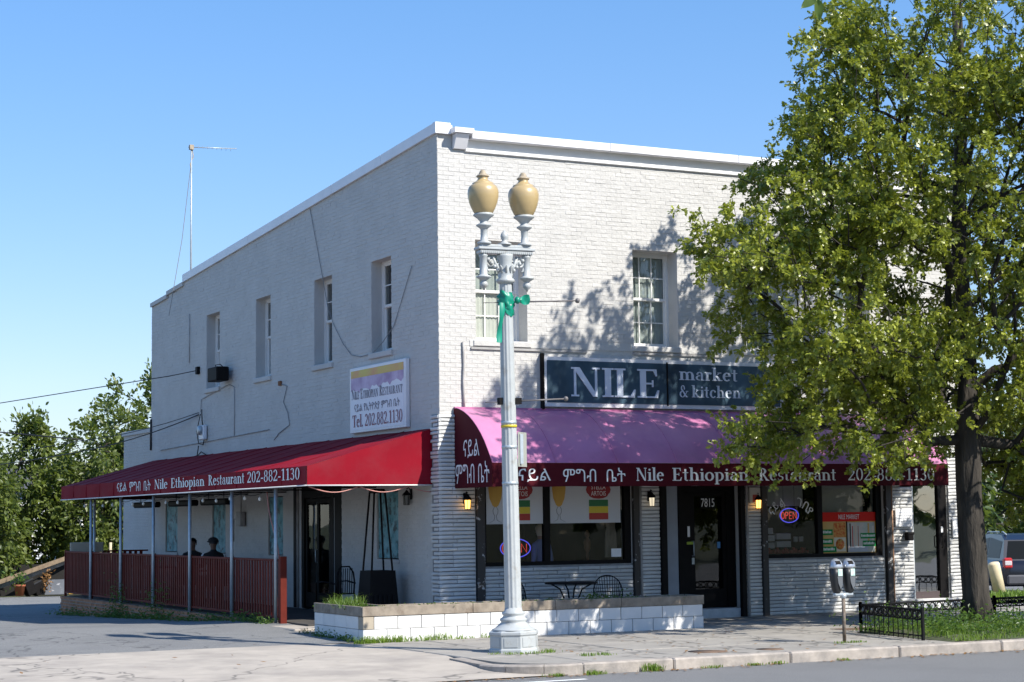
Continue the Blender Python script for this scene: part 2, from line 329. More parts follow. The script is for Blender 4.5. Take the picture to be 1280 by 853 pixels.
def _glyphs():
    g = {}
    g['N'] = (_stem(.1,0,1,w=.06)+_stem(.72,0,1,b=False,w=.06)+[[(.06,1),(.26,1),(.80,0),(.66,0)]], .92)
    g['I'] = (_stem(.1,0,1), .36); g['L'] = (_stem(.1,0,1)+_r(.1,0,.62,.06)+[[(.62,0),(.66,.28),(.62,.28),(.5,.05)]], .7)
    g['E'] = (_stem(.1,0,1,half=True)+_r(.2,.94,.6,1)+_r(.2,.47,.48,.53)+_r(.1,0,.64,.06)+[[(.6,1),(.62,.76),(.58,.76),(.5,.95)]]+[[(.63,0),(.68,.27),(.63,.27),(.54,.05)]]+_r(.46,.38,.5,.62), .73)
    g['T'] = (_stem(.3,0,1,t=False)+_r(.02,.94,.73,1)+[[(.02,1),(.0,.74),(.05,.74),(.12,.95)]]+[[(.73,1),(.75,.74),(.70,.74),(.63,.95)]], .78)
    g['R'] = (_stem(.1,0,1,half=True)+_ring(.3,.745,.32,.255,-90,90)+_r(.2,.945,.31,1)+_r(.2,.49,.31,.545)+[[(.28,.52),(.44,.52),(.76,.02),(.58,.02)]]+_r(.56,0,.84,.05), .85)
    g['S'] = (_ring(.3,.74,.24,.26,60,270,.13,.06)+_ring(.3,.26,.26,.26,90,-120,.13,.06)+_r(.5,.72,.54,.98)+_r(.05,.02,.09,.3), .62)
    g['A'] = (_ln(.12,0,.40,1,.06)+_ln(.68,0,.40,1,.17)+_r(.22,.3,.58,.35)+_r(.0,0,.24,.05)+_r(.54,0,.82,.05), .84)
    g['U'] = (_stem(.1,.3,1,b=False)+_stem(.6,.3,1,b=False,w=.06)+_ring(.38,.3,.28,.3,180,360,.13,.07), .8)
    g['P'] = (_stem(.1,0,1,half=True)+_ring(.3,.73,.32,.27,-90,90)+_r(.2,.945,.31,1)+_r(.2,.46,.31,.515), .68)
    g['H'] = (_stem(.1,0,1)+_stem(.62,0,1)+_r(.2,.47,.7,.53), .9)
    g['O'] = (_ring(.42,.5,.4,.52), .86)
    g['i'] = (_stem(.1,0,X,half=True)+_dot(.17,.86,.085), .36); g['l'] = (_stem(.1,0,1.04,half=True), .36)
    g['h'] = (_stem(.1,0,1.04,half=True)+_stem(.5,0,.42,t=False)+_ring(.36,.42,.29,.25,0,150,.15,.08), .76)
    g['n'] = (_stem(.1,0,X,half=True)+_stem(.5,0,.42,t=False)+_ring(.36,.42,.29,.25,0,150,.15,.08), .76)
    g['m'] = (_stem(.1,0,X,half=True)+_stem(.48,0,.42,t=False)+_ring(.36,.42,.27,.25,0,150,.15,.08)+_stem(.86,0,.42,t=False)+_ring(.74,.42,.27,.25,0,150,.15,.08), 1.12)
    g['u'] = (_stem(.1,.22,X,b=False,half=True)+_stem(.5,0,X,b=False,half=True)+_ring(.34,.24,.24,.25,180,350,.15,.08)+_r(.55,0,.73,SH), .78)
    g['r'] = (_stem(.1,0,X,half=True)+_ring(.4,.42,.24,.25,90,165,.14,.08)+_dot(.43,.57,.085), .52)
    g['e'] = (_ring(.33,.33,.3,.35,20,320)+_r(.08,.36,.61,.41)+_ring(.33,.41,.285,.27,0,60,.12,.05), .66)
    g['c'] = (_ring(.33,.33,.3,.35,45,320)+_dot(.5,.52,.08), .62)
    g['o'] = (_ring(.35,.33,.33,.35), .7)
    g['p'] = (_stem(.1,-.3,X,half=True)+_ring(.38,.33,.31,.35,-110,110), .74)
    g['b'] = (_stem(.1,0,1.04,half=True)+_ring(.38,.33,.31,.35,-110,110), .74)
    g['a'] = (_stem(.42,0,.42,b=False,t=False,w=.13)+_ring(.32,.42,.23,.26,0,140,.13,.07)+_ring(.3,.2,.25,.2,70,290,.13,.06)+_r(.5,0,.64,SH)+_dot(.16,.5,.07), .66)
    g['s'] = (_ring(.26,.49,.2,.19,50,270,.12,.06)+_ring(.26,.18,.22,.19,90,-130,.12,.06)+_r(.41,.47,.44,.66)+_r(.04,.02,.07,.2), .52)
    g['t'] = (_r(.14,.1,.28,.9)+_r(.02,.60,.42,X)+_ring(.3,.13,.16,.14,180,320,.13,.05), .46)
    g['k'] = (_stem(.1,0,1.04,half=True)+[[(.22,.28),(.3,.34),(.6,.64),(.5,.64)]]+[[(.26,.38),(.42,.38),(.66,.02),(.48,.02)]]+_r(.42,0,.74,SH)+_r(.4,X-SH,.68,X), .74)
    g['&'] = (_ring(.36,.76,.19,.25,-30,250,.1,.05)+_ring(.32,.26,.28,.28,80,350,.14,.06)+_ln(.72,0,.25,.66,.15)+_ln(.52,.12,.76,.5,.06)+_r(.62,.48,.86,.53), .92)
    g['2'] = (_ring(.3,.7,.26,.3,-20,165,.14,.06)+_ln(.08,.06,.5,.62,.11)+_r(.04,0,.56,.12)+_r(.53,.0,.57,.25), .64)
    g['0'] = (_ring(.32,.5,.28,.52,0,360,.13,.05), .66)
    g['8'] = (_ring(.32,.74,.23,.27,0,360,.11,.05)+_ring(.32,.26,.27,.29,0,360,.12,.05), .66)
    g['1'] = (_r(.25,0,.40,1)+_r(.12,0,.54,.05)+[[(.25,1),(.25,.88),(.1,.84),(.1,.88)]], .6)
    g['3'] = (_ring(.28,.75,.23,.26,-80,155,.13,.05)+_ring(.28,.27,.27,.29,-155,80,.13,.05)+_r(.2,.5,.32,.55), .62)
    g['-'] = (_r(.05,.27,.37,.37), .42); g['.'] = (_dot(.13,.08,.09), .28); g[' '] = ([], .34)
    return g
GL = _glyphs()
def text_serif(txt, small=False, caps=False):
    V = []; F = []; x = 0; k = 0
    for ch in txt:
        sc = 1
        if caps and ch.islower(): ch = ch.upper(); sc = .78
        q, w = GL[ch]
        for poly in q:
            n = len(V); k += 1
            V += [(x+p[0]*sc, p[1]*sc, (k % 7)*.004) for p in poly]
            A = sum(poly[i][0]*poly[(i+1)%len(poly)][1]-poly[(i+1)%len(poly)][0]*poly[i][1] for i in range(len(poly)))
            idx = tuple(range(n, n+len(poly))); F.append(idx if A > 0 else idx[::-1])
        x += w*sc
    return V, F
def put_text(name, VF, o, ux, uy, un, width, height=None, material=None, parent=None, shear=0., thick=0., arc=0., cap=None):
    """ lay a flat lettering mesh in the frame o,ux,uy; width wide; cap = real size of the unit height """
    V, F = VF; xs = [v[0] for v in V]; ys = [v[1] for v in V]
    x0, x1 = min(xs), max(xs); y0 = min(ys); y1 = max(ys)
    sx = width/(x1-x0); sy = cap if cap else (height/(y1-y0) if height else sx); base = 0 if cap else y0
    o, ux, uy, un = Vector(o), Vector(ux), Vector(uy), Vector(un)
    P = []
    for v in V:
        zz = v[2] if len(v) > 2 else 0; a = (v[0]-x0)*sx; b = (v[1]-base)*sy
        if arc: t = (a/width-.5)*2; b += arc*(1-t*t)
        P.append(o+ux*a+uy*b+un*(zz*sy*.3+thick))
    me = bpy.data.meshes.new(name); n = len(P); FF = list(F)
    if thick > .004:
        from collections import Counter
        ec = Counter(); 
        for f in F:
            for i in range(len(f)): ec[tuple(sorted((f[i], f[(i+1) % len(f)])))] += 1
        P += [p-un*(thick) for p in P[:n]]
        for f in F:
            for i in range(len(f)):
                a, b = f[i], f[(i+1) % len(f)]
                if ec[tuple(sorted((a, b)))] == 1: FF.append((b, a, a+n, b+n))
    me.from_pydata(P, [], FF); me.materials.append(material or M_LETTER); me.update()
    ob = bpy.data.objects.new(name, me); COL.objects.link(ob)
    if parent: ob.parent = parent
    return ob

# ------------------------------------------------------------------ ground, road, pavement
def interp(v, pts): 
    return float(np.interp(v, [p[0] for p in pts], [p[1] for p in pts]))
def lot_z(x, y):
    a = interp(y, [(-2.4,-.0),(0,.04),(2,.10),(4,.06),(6.4,-.05),(11.8,-.2),(17.5,-.36),(30,-.42),(300,-.8)])
    b = interp(y, [(-3,0),(3,-.12),(8,-.32),(20,-.5),(50,-.6),(300,-.9)])
    t = min(1, max(0, (x-0)/12)); return a*(1-t)+b*t
def sheet(name, xs, ys, zf, m, kind='structure', parent=None, **k):
    mb = MB(); nx = len(xs)
    vs = [(x, y, zf(x, y)) for y in ys for x in xs]
    fs = [(j*nx+i, j*nx+i+1, (j+1)*nx+i+1, (j+1)*nx+i) for j in range(len(ys)-1) for i in range(nx-1)]
    mb.smooth = True; mb.add(vs, fs); return mb.build(name, m, parent, kind=kind, **k)
def ground_z(x, y):
    if y < -8: return -.22
    if y < -2.4: return -.22+(y+8)/5.6*.17
    return lot_z(x, y)-.05
gx = [-900,-300,-100,-50,-30,-20,-15,-10,-6,-3,0,3,6,9,12,16,20,30,45,60,100,300,900]
gy = [-900,-300,-100,-60,-30,-15,-8,-5,-2.4,0,2,4,6.4,9,11.8,14,17.5,21,25,30,40,60,100,300,900]
sheet('ground', gx, gy, ground_z, M_EARTH)
sheet('road', [-300,-60,-20,-8,-3,0,6,15,40,100,300], [-34,-24,-14,-10,-8.0], lambda x, y: -.15+.0*x, M_ROAD)
sheet('parking_lot', [-60,-30,-15,-8,-4,-3,-2.3,-1,0,.05,3,6], [-2.35,-1,0,1,2,3,4,6.4,9,11.8,14,17.5,21,26.2,31.6], lambda x, y: lot_z(x, y) if x < -.2 else lot_z(x, y)-.01, M_ASPH)
sheet('side_car_park', [11.9,14,18,24,30,40,60,90], [-2.4,0,5,12,20,30,42,46.5], lot_z, M_ASPH)
sheet('side_car_park', [11.9,14,18,24,30,40,60,90], [49.5,55,65,80,100], lot_z, M_ASPH)
# driveway apron: pavement falling to the road
def apron_z(x, y): return interp(y, [(-8.05,-.135),(-5.6,-.04),(-2.3,.004)])
sheet('driveway_apron', [-40,-20,-12,-8,-5.6,-3.75], [-8.05,-7.4,-6.6,-5.6,-4.5,-3.4,-2.3], apron_z, M_APRON)
def apron2_z(x, y):
    t = min(1, max(0, (x+3.75)/1.0)); return apron_z(x, y)*(1-t)-.012*t
# wedge between apron and corner of the pavement
mb = MB(); 
def curb_line(t):
    # t 0..1 round the corner of the curb: from the pavement edge into the driveway
    a = R(90*t); return (-1.75-1.0*math.sin(a), -7.05-1.0*math.cos(a))
ring = [(-3.75, y) for y in (-2.3,-4.5,-6.6,-8.05)]
mb.smooth = True
ys_ = [-8.05,-7.4,-6.6,-5.6,-4.5,-3.4,-2.3]
rows = []
for y in ys_:
    if y < -7.05: e = -1.75-math.sqrt(max(0, 1.02**2-(y+7.05)**2)) if y > -8.07 else -1.75
    else: e = -2.545 if y > -6.2 else -2.70
    rows.append([(-3.75+(e+3.75)*i/4+(0), y) for i in range(5)])
vs = [(p[0], p[1], apron_z(*p)*(1-(i/4)*min(1,max(0,(p[1]+7.2)/1.2)))-.012*(i/4)*min(1,max(0,(p[1]+7.2)/1.2))) for rw in rows for i, p in enumerate(rw)]
fs = [(j*5+i, j*5+i+1, (j+1)*5+i+1, (j+1)*5+i) for j in range(6) for i in range(4)]
mb.add(vs, fs); mb.build('driveway_apron', M_APRON, kind='structure')
# crack joints of the apron: thin recessed strips
mb = MB()
for x in (-6.2,-9.6,-13): mb.box(x-.012, -8.0, -.16, x+.012, -2.35, -.13)
# pavement slabs
pv = empty('pavement', kind='structure')
def pave_z(x, y): return -.012
MB().box(-1.75, -8.0, -.4, 60, -.0, -.035).build('slab_bed', M_JOINT, pv)
MB().box(-2.54, -7.04, -.4, -1.76, -.01, -.036).build('slab_bed', M_JOINT, pv)
MB().prism([(-1.49,-7.84)]+[(-1.75-.79*math.sin(R(a)), -7.05-.79*math.cos(R(a))) for a in range(0,91,9)]+[(-2.54,-6.33),(-1.49,-6.33)], (0,0,0), (1,0,0), (0,1,0), (0,0,1), -.09, -.007).build('slab', M_CONC, pv)
slab_me = {}
def slab(x0, x1, y0, y1):
    key = (round(x1-x0, 3), round(y1-y0, 3))
    if key not in slab_me:
        slab_me[key] = MB().bbox(-key[0]/2, -key[1]/2, -.09, key[0]/2, key[1]/2, 0, .012).mesh('slab', M_CONC)
    o = link_mesh('slab', slab_me[key], pv, ((x0+x1)/2, (y0+y1)/2, -.005+random.uniform(-.004, .004)), (random.uniform(-.0015,.0015), random.uniform(-.0015,.0015), 0))
yy = [-7.84,-6.32,-4.8,-3.28,-2.06,-1.03,-.02]
xx = [-2.54,-1.48]+[0.05+1.55*i for i in range(14)]
for j in range(len(yy)-1):
    for i in range(len(xx)-1):
        x0, x1, y0, y1 = xx[i]+.008, xx[i+1]-.008, yy[j]+.008, yy[j+1]-.008
        if j == 0 and i == 0: continue
        slab(x0, x1, y0, y1)
MB().bbox(xx[-1], -7.84, -.1, 60, -.02, -.008, .01).build('pavement_far_part', M_CONC, pv)
# curb stones
cb = empty('curb', kind='structure')
x = -1.75; k = 0
while x < 44:
    L_ = 1.9 if k else 1.4
    MB().bbox(x+.006, -8.06, -.4, x+L_-.006, -7.85, .0, .022).build('curb_stone', M_CURB, cb); x += L_; k += 1
for k in range(3):
    mb = MB(); n = 5; vs = []
    for i in range(n+1):
        t = (k+(i/n)*.985)/3; a = R(90*t)
        for (rr, z) in ((1.01,-.4),(1.01,-.022-.03*t),(.988,-.0-.035*t),(.80,-.0-.035*t),(.80,-.4)):
            vs.append((-1.75-rr*math.sin(a), -7.05-rr*math.cos(a), z))
    fs = []
    for i in range(n):
        for q in range(4): fs.append((i*5+q, (i+1)*5+q, (i+1)*5+q+1, i*5+q+1))
    fs += [(0,1,2,3,4), tuple(n*5+q for q in (4,3,2,1,0))]
    mb.add(vs, fs); mb.build('curb_stone', M_CURB, cb)
# tail of the curb running back along the drive, tapering into the ground
mb = MB(); mb.add([(-2.76,-7.05,-.4),(-2.74,-7.05,-.035),(-2.55,-7.05,-.035),(-2.55,-7.05,-.4),(-2.76,-6.1,-.4),(-2.74,-6.1,-.012),(-2.55,-6.1,-.008),(-2.55,-6.1,-.4)],
       [(0,1,5,4),(1,2,6,5),(2,3,7,6),(3,2,1,0),(4,5,6,7)]); mb.build('curb_stone', M_CURB, cb)
# painted line and gutter debris on the road
mb = MB(); mb.add([(-9,-8.62,-.146),(-2.05,-8.62,-.146),(-2.05,-8.74,-.146),(-9,-8.74,-.146)], [(0,3,2,1)]); mb.build('road_line', M_STRIPE, kind='structure')
mb = MB()
mb.lathe([(.28,-.02),(.28,.002)], (.75,-7.2,-.006), 20); mb.build('utility_cover', mat('rusty_cover',(.14,.09,.06),.8,var=.3,vscale=12,bump=.5), pv)
MB().lathe([(.2,-.02),(.2,.002)], (1.7,-7.35,-.006), 20).build('utility_cover', MATS['rusty_cover'], pv)
MB().box(5.2,-4.6,-.02,5.9,-4.1,.0).build('utility_cover', MATS['rusty_cover'], pv)

# ------------------------------------------------------------------ the building
BW, BD = 11.95, 17.5
bld = empty('corner_shop_building', (0,0,0), 'two storey white painted brick corner building with shop front below', 'building')
def mF(u, d, z): return (u, d, z)
def mL(u, d, z): return (d, u, z)
UWF = [(.73,1.76),(3.99,4.96),(6.4,7.38),(8.5,9.46)]
UZ0, UZ1 = 5.04, 6.84
SHOPO = [(.84,3.86,1.05,2.75),(4.47,6.33,0.0,2.75),(6.84,9.62,1.07,2.75),(10.38,11.25,.2,2.75)]
OPF = [(a,b,UZ0,UZ1) for a,b in UWF]+SHOPO
UWL = [(2.05,3.0),(5.0,5.97),(8.56,9.5),(12.0,12.97)]
ARTL = [(1.8,2.8),(7.8,8.7),(11.55,12.5),(15.2,16.2)]
OPL = [(a,b,5.03,6.78) for a,b in UWL]+[(a,b,1.17,2.42) for a,b in ARTL]+[(4.53,6.75,.1,2.62)]
def cells(u0, u1, z0, z1, ops):
    us = sorted({u0,u1}|{o[0] for o in ops}|{o[1] for o in ops}); zs = sorted({z0,z1}|{o[2] for o in ops if o[2] > z0}|{o[3] for o in ops})
    out = []
    for j in range(len(zs)-1):
        run = None
        for i in range(len(us)-1):
            uc, zc = (us[i]+us[i+1])/2, (zs[j]+zs[j+1])/2
            solid = not any(o[0] < uc < o[1] and o[2] < zc < o[3] for o in ops)
            if solid:
                if run: run[1] = us[i+1]
                else: run = [us[i], us[i+1], zs[j], zs[j+1]]
            elif run: out.append(run); run = None
        if run: out.append(run)
    return out
def clip_rects(u0, u1, z0, z1, ops):
    """ subtract openings from a brick rectangle (axis aligned) """
    rs = [(u0,u1,z0,z1)]
    for o in ops:
        nr = []
        for (a,b,c,d) in rs:
            if o[1] <= a or o[0] >= b or o[3] <= c or o[2] >= d: nr.append((a,b,c,d)); continue
            zc = (c+d)/2
            if not (o[2] < zc < o[3]):
                if o[3] <= zc: nr.append((a,b,max(c,o[3]),d))
                else: nr.append((a,b,c,min(d,o[2])))
                continue
            if a < o[0]: nr.append((a,o[0],c,d))
            if b > o[1]: nr.append((o[1],b,c,d))
        rs = nr
    return [r for r in rs if r[1]-r[0] > .02 and r[3]-r[2] > .015]
def brick_face(mb, mp, a, b, c, d, dep, off, inset=.004):
    # frustum brick: back at depth dep, face at depth -off
    iu = inset*.25; q = lambda: random.uniform(-.0022,.0022)
    P = [mp(a,dep,c),mp(b,dep,c),mp(b,dep,d),mp(a,dep,d),mp(a+iu,-off+q(),c+inset),mp(b-iu,-off+q(),c+inset),mp(b-iu,-off+q(),d-inset),mp(a+iu,-off+q(),d-inset)]
    F = [(4,5,6,7),(0,1,5,4),(1,2,6,5),(2,3,7,6),(3,0,4,7)]
    if mp is mL: F = [f[::-1] for f in F]
    mb.add(P, F)
def wall_bricks(mp, u0, u1, z0, topf, ops, n_single, parent, skip=None):
    ch, bl, j = .0775, .215, .0045; row = 0; z = z0; full = []; mb = MB()
    zmax = max(topf(u0), topf(u1), topf((u0+u1)/2))
    while z < zmax:
        u = u0-(bl/2 if row % 2 else 0)
        while u < u1:
            a, b = max(u0, u+j*.1), min(u1, u+bl-j*.1); t = topf((a+b)/2); c, d = z+j/2, min(z+ch-j/2, t)
            if b-a > .03 and d-c > .02:
                rs = clip_rects(a, b, c, d, ops)
                off = random.uniform(-.001, .003)
                if len(rs) == 1 and rs[0] == (a,b,c,d) and b-a > bl-j*.2-.001 and d-c > ch-j-.001: full.append((a,b,c,d,off))
                else:
                    for r in rs: brick_face(mb, mp, *r, .014, off)
            u += bl
        z += ch; row += 1
    if n_single:
        cam = Vector((-13.8,-29.5,1.88))
        full.sort(key=lambda q: (Vector(mp((q[0]+q[1])/2, 0, (q[2]+q[3])/2))-cam).length if (skip is None or not skip(q)) else 1e6)
        m1 = MB(); w, h = bl-j*.2, ch-j; brick_face(m1, mp, -w/2, w/2, -h/2, h/2, .014, 0); me = m1.mesh('brick', M_WALL)
        for q in full[:n_single]:
            p = mp((q[0]+q[1])/2, -q[4], (q[2]+q[3])/2); link_mesh('brick', me, parent, p)
        full = full[n_single:]
    for q in full: brick_face(mb, mp, *q[:4], .014, q[4])
    mb.build('painted_brickwork', M_WALL, parent, kind='stuff')
# front wall core
mb = MB()
for (a,b,c,d) in cells(0.003, BW, -.3, 8.45, OPF): mb.box(a, .003, c, b, .36, d)
fw = mb.build('front_wall', M_BACK, bld)
wall_bricks(mF, .003, BW, 2.76, lambda u: 8.44, [(-1,.66,0,3.74)]+OPF[:4], 300, fw, skip=lambda q: q[2] < 3.9)
def ltop(y):
    if y < 14.76: return 8.70-.062*y
    if y < 16.1: return 7.70-.065*(y-14.76)
    return 7.54-.06*(y-16.1)
mb = MB()
for (a,b,c,d) in cells(.37, BD, -.5, 7.4, OPL): mb.box(.003, a, c, .36, b, d)
mb.prism([(.37,7.4),(14.76,7.4),(14.76,ltop(14.759)-.01),(.37,ltop(.37)-.01)], (0,0,0), (0,1,0), (0,0,1), (1,0,0), .003, .36)
mb.prism([(14.76,7.4),(17.5,7.4),(17.5,ltop(17.5)-.01),(16.1,ltop(16.11)),(14.76,ltop(14.77)-.01)], (0,0,0), (0,1,0), (0,0,1), (1,0,0), .003, .36)
lw = mb.build('side_wall', M_BACK, bld)
wall_bricks(mL, .003, BD, -.12, ltop, [(-1,.27,0,3.74)]+OPL, 0, lw)
# other walls, floors, roof
MB().box(BW-.3,.37,-.6,BW,BD,7.3).build('far_side_wall', M_WALL, bld)
MB().box(.37,BD-.3,-.6,BW-.31,BD,7.2).build('rear_wall', M_WALL, bld)
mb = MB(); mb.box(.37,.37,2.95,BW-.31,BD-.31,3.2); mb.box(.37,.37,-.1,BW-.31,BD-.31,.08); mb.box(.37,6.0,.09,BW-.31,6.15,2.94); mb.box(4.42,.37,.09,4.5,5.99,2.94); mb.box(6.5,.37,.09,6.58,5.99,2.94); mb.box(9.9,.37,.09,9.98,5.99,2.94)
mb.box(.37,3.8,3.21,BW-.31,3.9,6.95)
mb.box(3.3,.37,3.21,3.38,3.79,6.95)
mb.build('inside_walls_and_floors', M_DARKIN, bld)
MB().box(.37,.37,7.0,BW-.31,BD-.31,7.2).build('roof', mat('roof_felt',(.1,.1,.1),.9,var=.2), bld)
# parapet cap on the side: sections with small steps
mb = MB(); ys = [0,2.4,4.9,7.4,9.9,12.3,14.76]
def cap_seg(mb, a, b, z0, z1, th=.17):
    mb.add([(-.05,a,z0),(.33,a,z0),(.33,a,z0+th),(-.05,a,z0+th),(-.05,b,z1),(.33,b,z1),(.33,b,z1+th),(-.05,b,z1+th)],
           [(0,1,2,3),(7,6,5,4),(0,4,5,1),(1,5,6,2),(2,6,7,3),(3,7,4,0)])
for i in range(6):
    mb = MB(); a, b = ys[i]+(.004 if i else .062), ys[i+1]-.004; cap_seg(mb, a, b, ltop(max(a,0)), ltop(b-.02), .185)
    mb.build('parapet_cap', M_METALW, bld)
for a, b in ((14.765,16.1),(16.105,17.5)):
    mb = MB(); cap_seg(mb, a, b, ltop(a+.01), ltop(b-.01), .10); mb.build('parapet_cap', M_WALL, bld)
# front cornice: box gutter with trims
MB().box(-.056,-.056,8.692,.24,.06,8.892).build('parapet_corner_block', M_METALW, bld)
for k in range(4):
    x0_ = .62+k*2.845; MB().bbox(x0_+(.003 if k else 0),-.16+.002*(k%2),8.62,x0_+2.842,.33,8.77+.003*(k%2),.010).build('cornice_fascia', M_METALW, bld)
MB().box(.56,-.008,8.456,BW+.02,.3,8.618).build('cornice_bed', M_WHITE, bld)
MB().bbox(.54,-.045,8.40,BW+.02,.02,8.455,.01).build('cornice_moulding', M_WHITE, bld)
MB().box(.0,.02,8.45,BW,.35,8.69).build('parapet_back', M_WALL, bld)
mb = MB(); mb.box(.24,-.24,8.70,.62,.33,8.79); mb.prism([(0,8.44),(-.06,8.44),(-.20,8.69),(0,8.69)], (.30,0,0), (0,1,0), (0,0,1), (1,0,0), 0, .25)
mb.build('cornice_bracket', M_METALW, bld)
mb = MB(); mb.box(BW-.35,-.24,8.70,BW+.03,.33,8.79); mb.prism([(0,8.44),(-.06,8.44),(-.20,8.69),(0,8.69)], (BW-.3,0,0), (0,1,0), (0,0,1), (1,0,0), 0, .25)
mb.build('cornice_bracket', M_METALW, bld)
# stone veneer of the ground floor
zones = [(6.84,9.62,0,1.04,1),(.84,3.86,0,1.02,1),(9.82,10.36,.02,2.7,1),(11.27,BW+.03,0,3.7,1),(6.33,6.7,0,2.7,1),(4.06,4.45,0,2.7,1),(-.036,.66,0,3.72,1)]
unit = MB(); brick_face(unit, mF, -.5, .5, -.5, .5, 1, 0, .0)
sm_ = []
for k in range(5):
    m1 = MB(); P = [(-.5,.055,-.5),(.5,.055,-.5),(.5,.055,.5),(-.5,.055,.5)]
    q = lambda: random.uniform(.0,.010)
    P += [(-.488,-.002+q(),-.40),(.488,q(),-.36),(.488,q(),.38),(-.488,q(),.42),(0.1*k-.2,-.012+q(),.1)]
    m1.add(P, [(4,5,8),(5,6,8),(6,7,8),(7,4,8),(0,1,5,4),(1,2,6,5),(2,3,7,6),(3,0,4,7)]); sm_.append(m1.mesh('stone', M_STONE))
SV = [MB().box(a,-.012,c,b,.0135,d+(.03 if d < 2 else 0)).build('stone_veneer', M_SBACK, bld) for (a,b,c,d,_) in zones]
SVL = MB().box(-.012,.014,0,.0130,.30,3.72).build('stone_veneer', M_SBACK, bld); sv = SV[0]
rest = MB(); cnt = 0
def place_stone(x0, x1, z0, z1, left=False):
    global cnt
    off = random.uniform(-.007,.007); k = random.randrange(5); me = sm_[k]
    w, h = x1-x0-.003, z1-z0
    if not left and cnt < 300:
        o = link_mesh('stone', me, sv, ((x0+x1)/2, -.042+off, (z0+z1)/2)); o.scale = (w, 1, h); cnt += 1
    else:
        V = [Vector((v.co.x*w, v.co.y, v.co.z*h)) for v in me.vertices]
        if left: V = [Vector((v.y-.042+off, (x0+x1)/2-v.x, v.z+(z0+z1)/2)) for v in V]
        else: V = [v+Vector(((x0+x1)/2, -.042+off, (z0+z1)/2)) for v in V]
        rest.add(V, [tuple(p.vertices) for p in me.polygons])
for zi, (a,b,c,d,_) in enumerate(zones):
    sv = SV[zi]; z = c; row = 0; step = (d-c)/round((d-c)/.070)
    while z < d-.02:
        x = a; row += 1; corner = a < 0
        while x < b-.01:
            w = random.choice((.28,.36,.44,.52,.62))
            if b-x-w < .2: w = b-x
            if corner and x == a and b-x-w >= .2: w = random.choice((.26,.34))
            place_stone(x, min(b, x+w), z+.002, z+step-.004); x += w
        z += step
z = 0
while z < 3.70:
    w = random.choice((.20,.31)); place_stone(-.03, w, z+.004, z+.065, left=True); z += .070
rest.build('painted_stonework', M_STONE, SVL, kind='stuff')

# ---- upstairs sash windows
def sash(mp, u0, u1, z0, z1, dep, curtain=None, cols=3, rows=2, sill=True, lower=True):
    w = empty('window', parent=bld); fb = MB()
    def bx(mb, a, b, c, d, d0, d1): mb.box(*mp(a,d0,c), *mp(b,d1,d))
    t = .045
    rv = MB(); d_r = dep+.003
    rv.box(*mp(u1-.001,.004,z0), *mp(u1+.013,d_r,z1)); rv.box(*mp(u0-.013,.004,z0), *mp(u0+.001,d_r,z1)); rv.box(*mp(u0-.013,.0045,z1-.001), *mp(u1+.013,d_r,z1+.013)); rv.build('reveal', M_WALL, w)
    bx(fb,u0,u0+t,z0,z1,dep,dep+.09); bx(fb,u1-t,u1,z0,z1,dep,dep+.09); bx(fb,u0+t,u1-t,z1-t,z1,dep,dep+.088); bx(fb,u0+t,u1-t,z0,z0+.04,dep,dep+.088)
    zm = (z0+z1)/2+.03
    fb.build('frame', M_WHITE, w)
    for k, (a, b, dd) in enumerate(((zm-.03, z1-t, dep+.02), (z0+.04, zm, dep+.05))):
        s = MB(); q = .04
        bx(s,u0+t,u0+t+q,a,b,dd,dd+.03); bx(s,u1-t-q,u1-t,a,b,dd,dd+.03); bx(s,u0+t+q,u1-t-q,b-q,b,dd,dd+.028); bx(s,u0+t+q,u1-t-q,a,a+q+.01,dd,dd+.028)
        s.build('sash', M_WHITE, w)
        if k == 0 or lower:
            g = MB()
            for c in range(1, cols):
                uu = u0+t+q+(u1-u0-2*t-2*q)*c/cols; bx(g,uu-.01,uu+.01,a+q+.01,b-q,dd+.004,dd+.02)
            for r_ in range(1, rows):
                zz = a+q+(b-a-2*q)*r_/rows; bx(g,u0+t+q,u1-t-q,zz-.01,zz+.01,dd+.006,dd+.018)
            g.build('glazing_bar', M_WHITE, w)
        gm = MB(); P = [mp(u0+t+q,dd+.022,a+q),mp(u1-t-q,dd+.022,a+q),mp(u1-t-q,dd+.022,b-q),mp(u0+t+q,dd+.022,b-q)]
        gm.add(P, [(0,1,2,3) if mp is mF else (3,2,1,0)]); gm.build('pane', G_WIN, w)
    if curtain:
        c = MB(); n = 40; a0, b0, za, zb = u0+t, u1-t, z0+.05, z0+(z1-z0)*curtain[0]
        vs = []
        for i in range(n+1):
            uu = a0+(b0-a0)*i/n; d_ = dep+.115+.008*math.sin(i*1.9)+.006*math.sin(i*.7)
            vs += [mp(uu, d_, za), mp(uu, d_, zb)]
        c.smooth = True; c.add(vs, [(2*i,2*i+2,2*i+3,2*i+1) for i in range(n)]); c.build('curtain', curtain[1], w)
    if sill:
        s = MB(); s.bbox(*mp(u0-.06,-.05 if mp is mL else -.035,z0-.11), *mp(u1+.06,dep+.02,z0-.002), .012); s.build('sill', M_WALL, w)
    return w
CURT = mat('net_curtain', (.62,.60,.56), .9, var=.08, vscale=5)
BLIND = mat('roller_blind', (.40,.42,.41), .9, var=.1, vscale=3)
sash(mF, .73, 1.76, UZ0, UZ1, .33, (.99, BLIND), cols=3)
c = MB(); n = 40; vs = []
for i in range(n+1):
    uu = .79+.91*i/n; d_ = .425+.008*math.sin(i*1.9); vs += [(uu, d_, 5.10), (uu, d_, 5.98)]
c.smooth = True; c.add(vs, [(2*i,2*i+2,2*i+3,2*i+1) for i in range(n)]); c.build('curtain', CURT, bld)
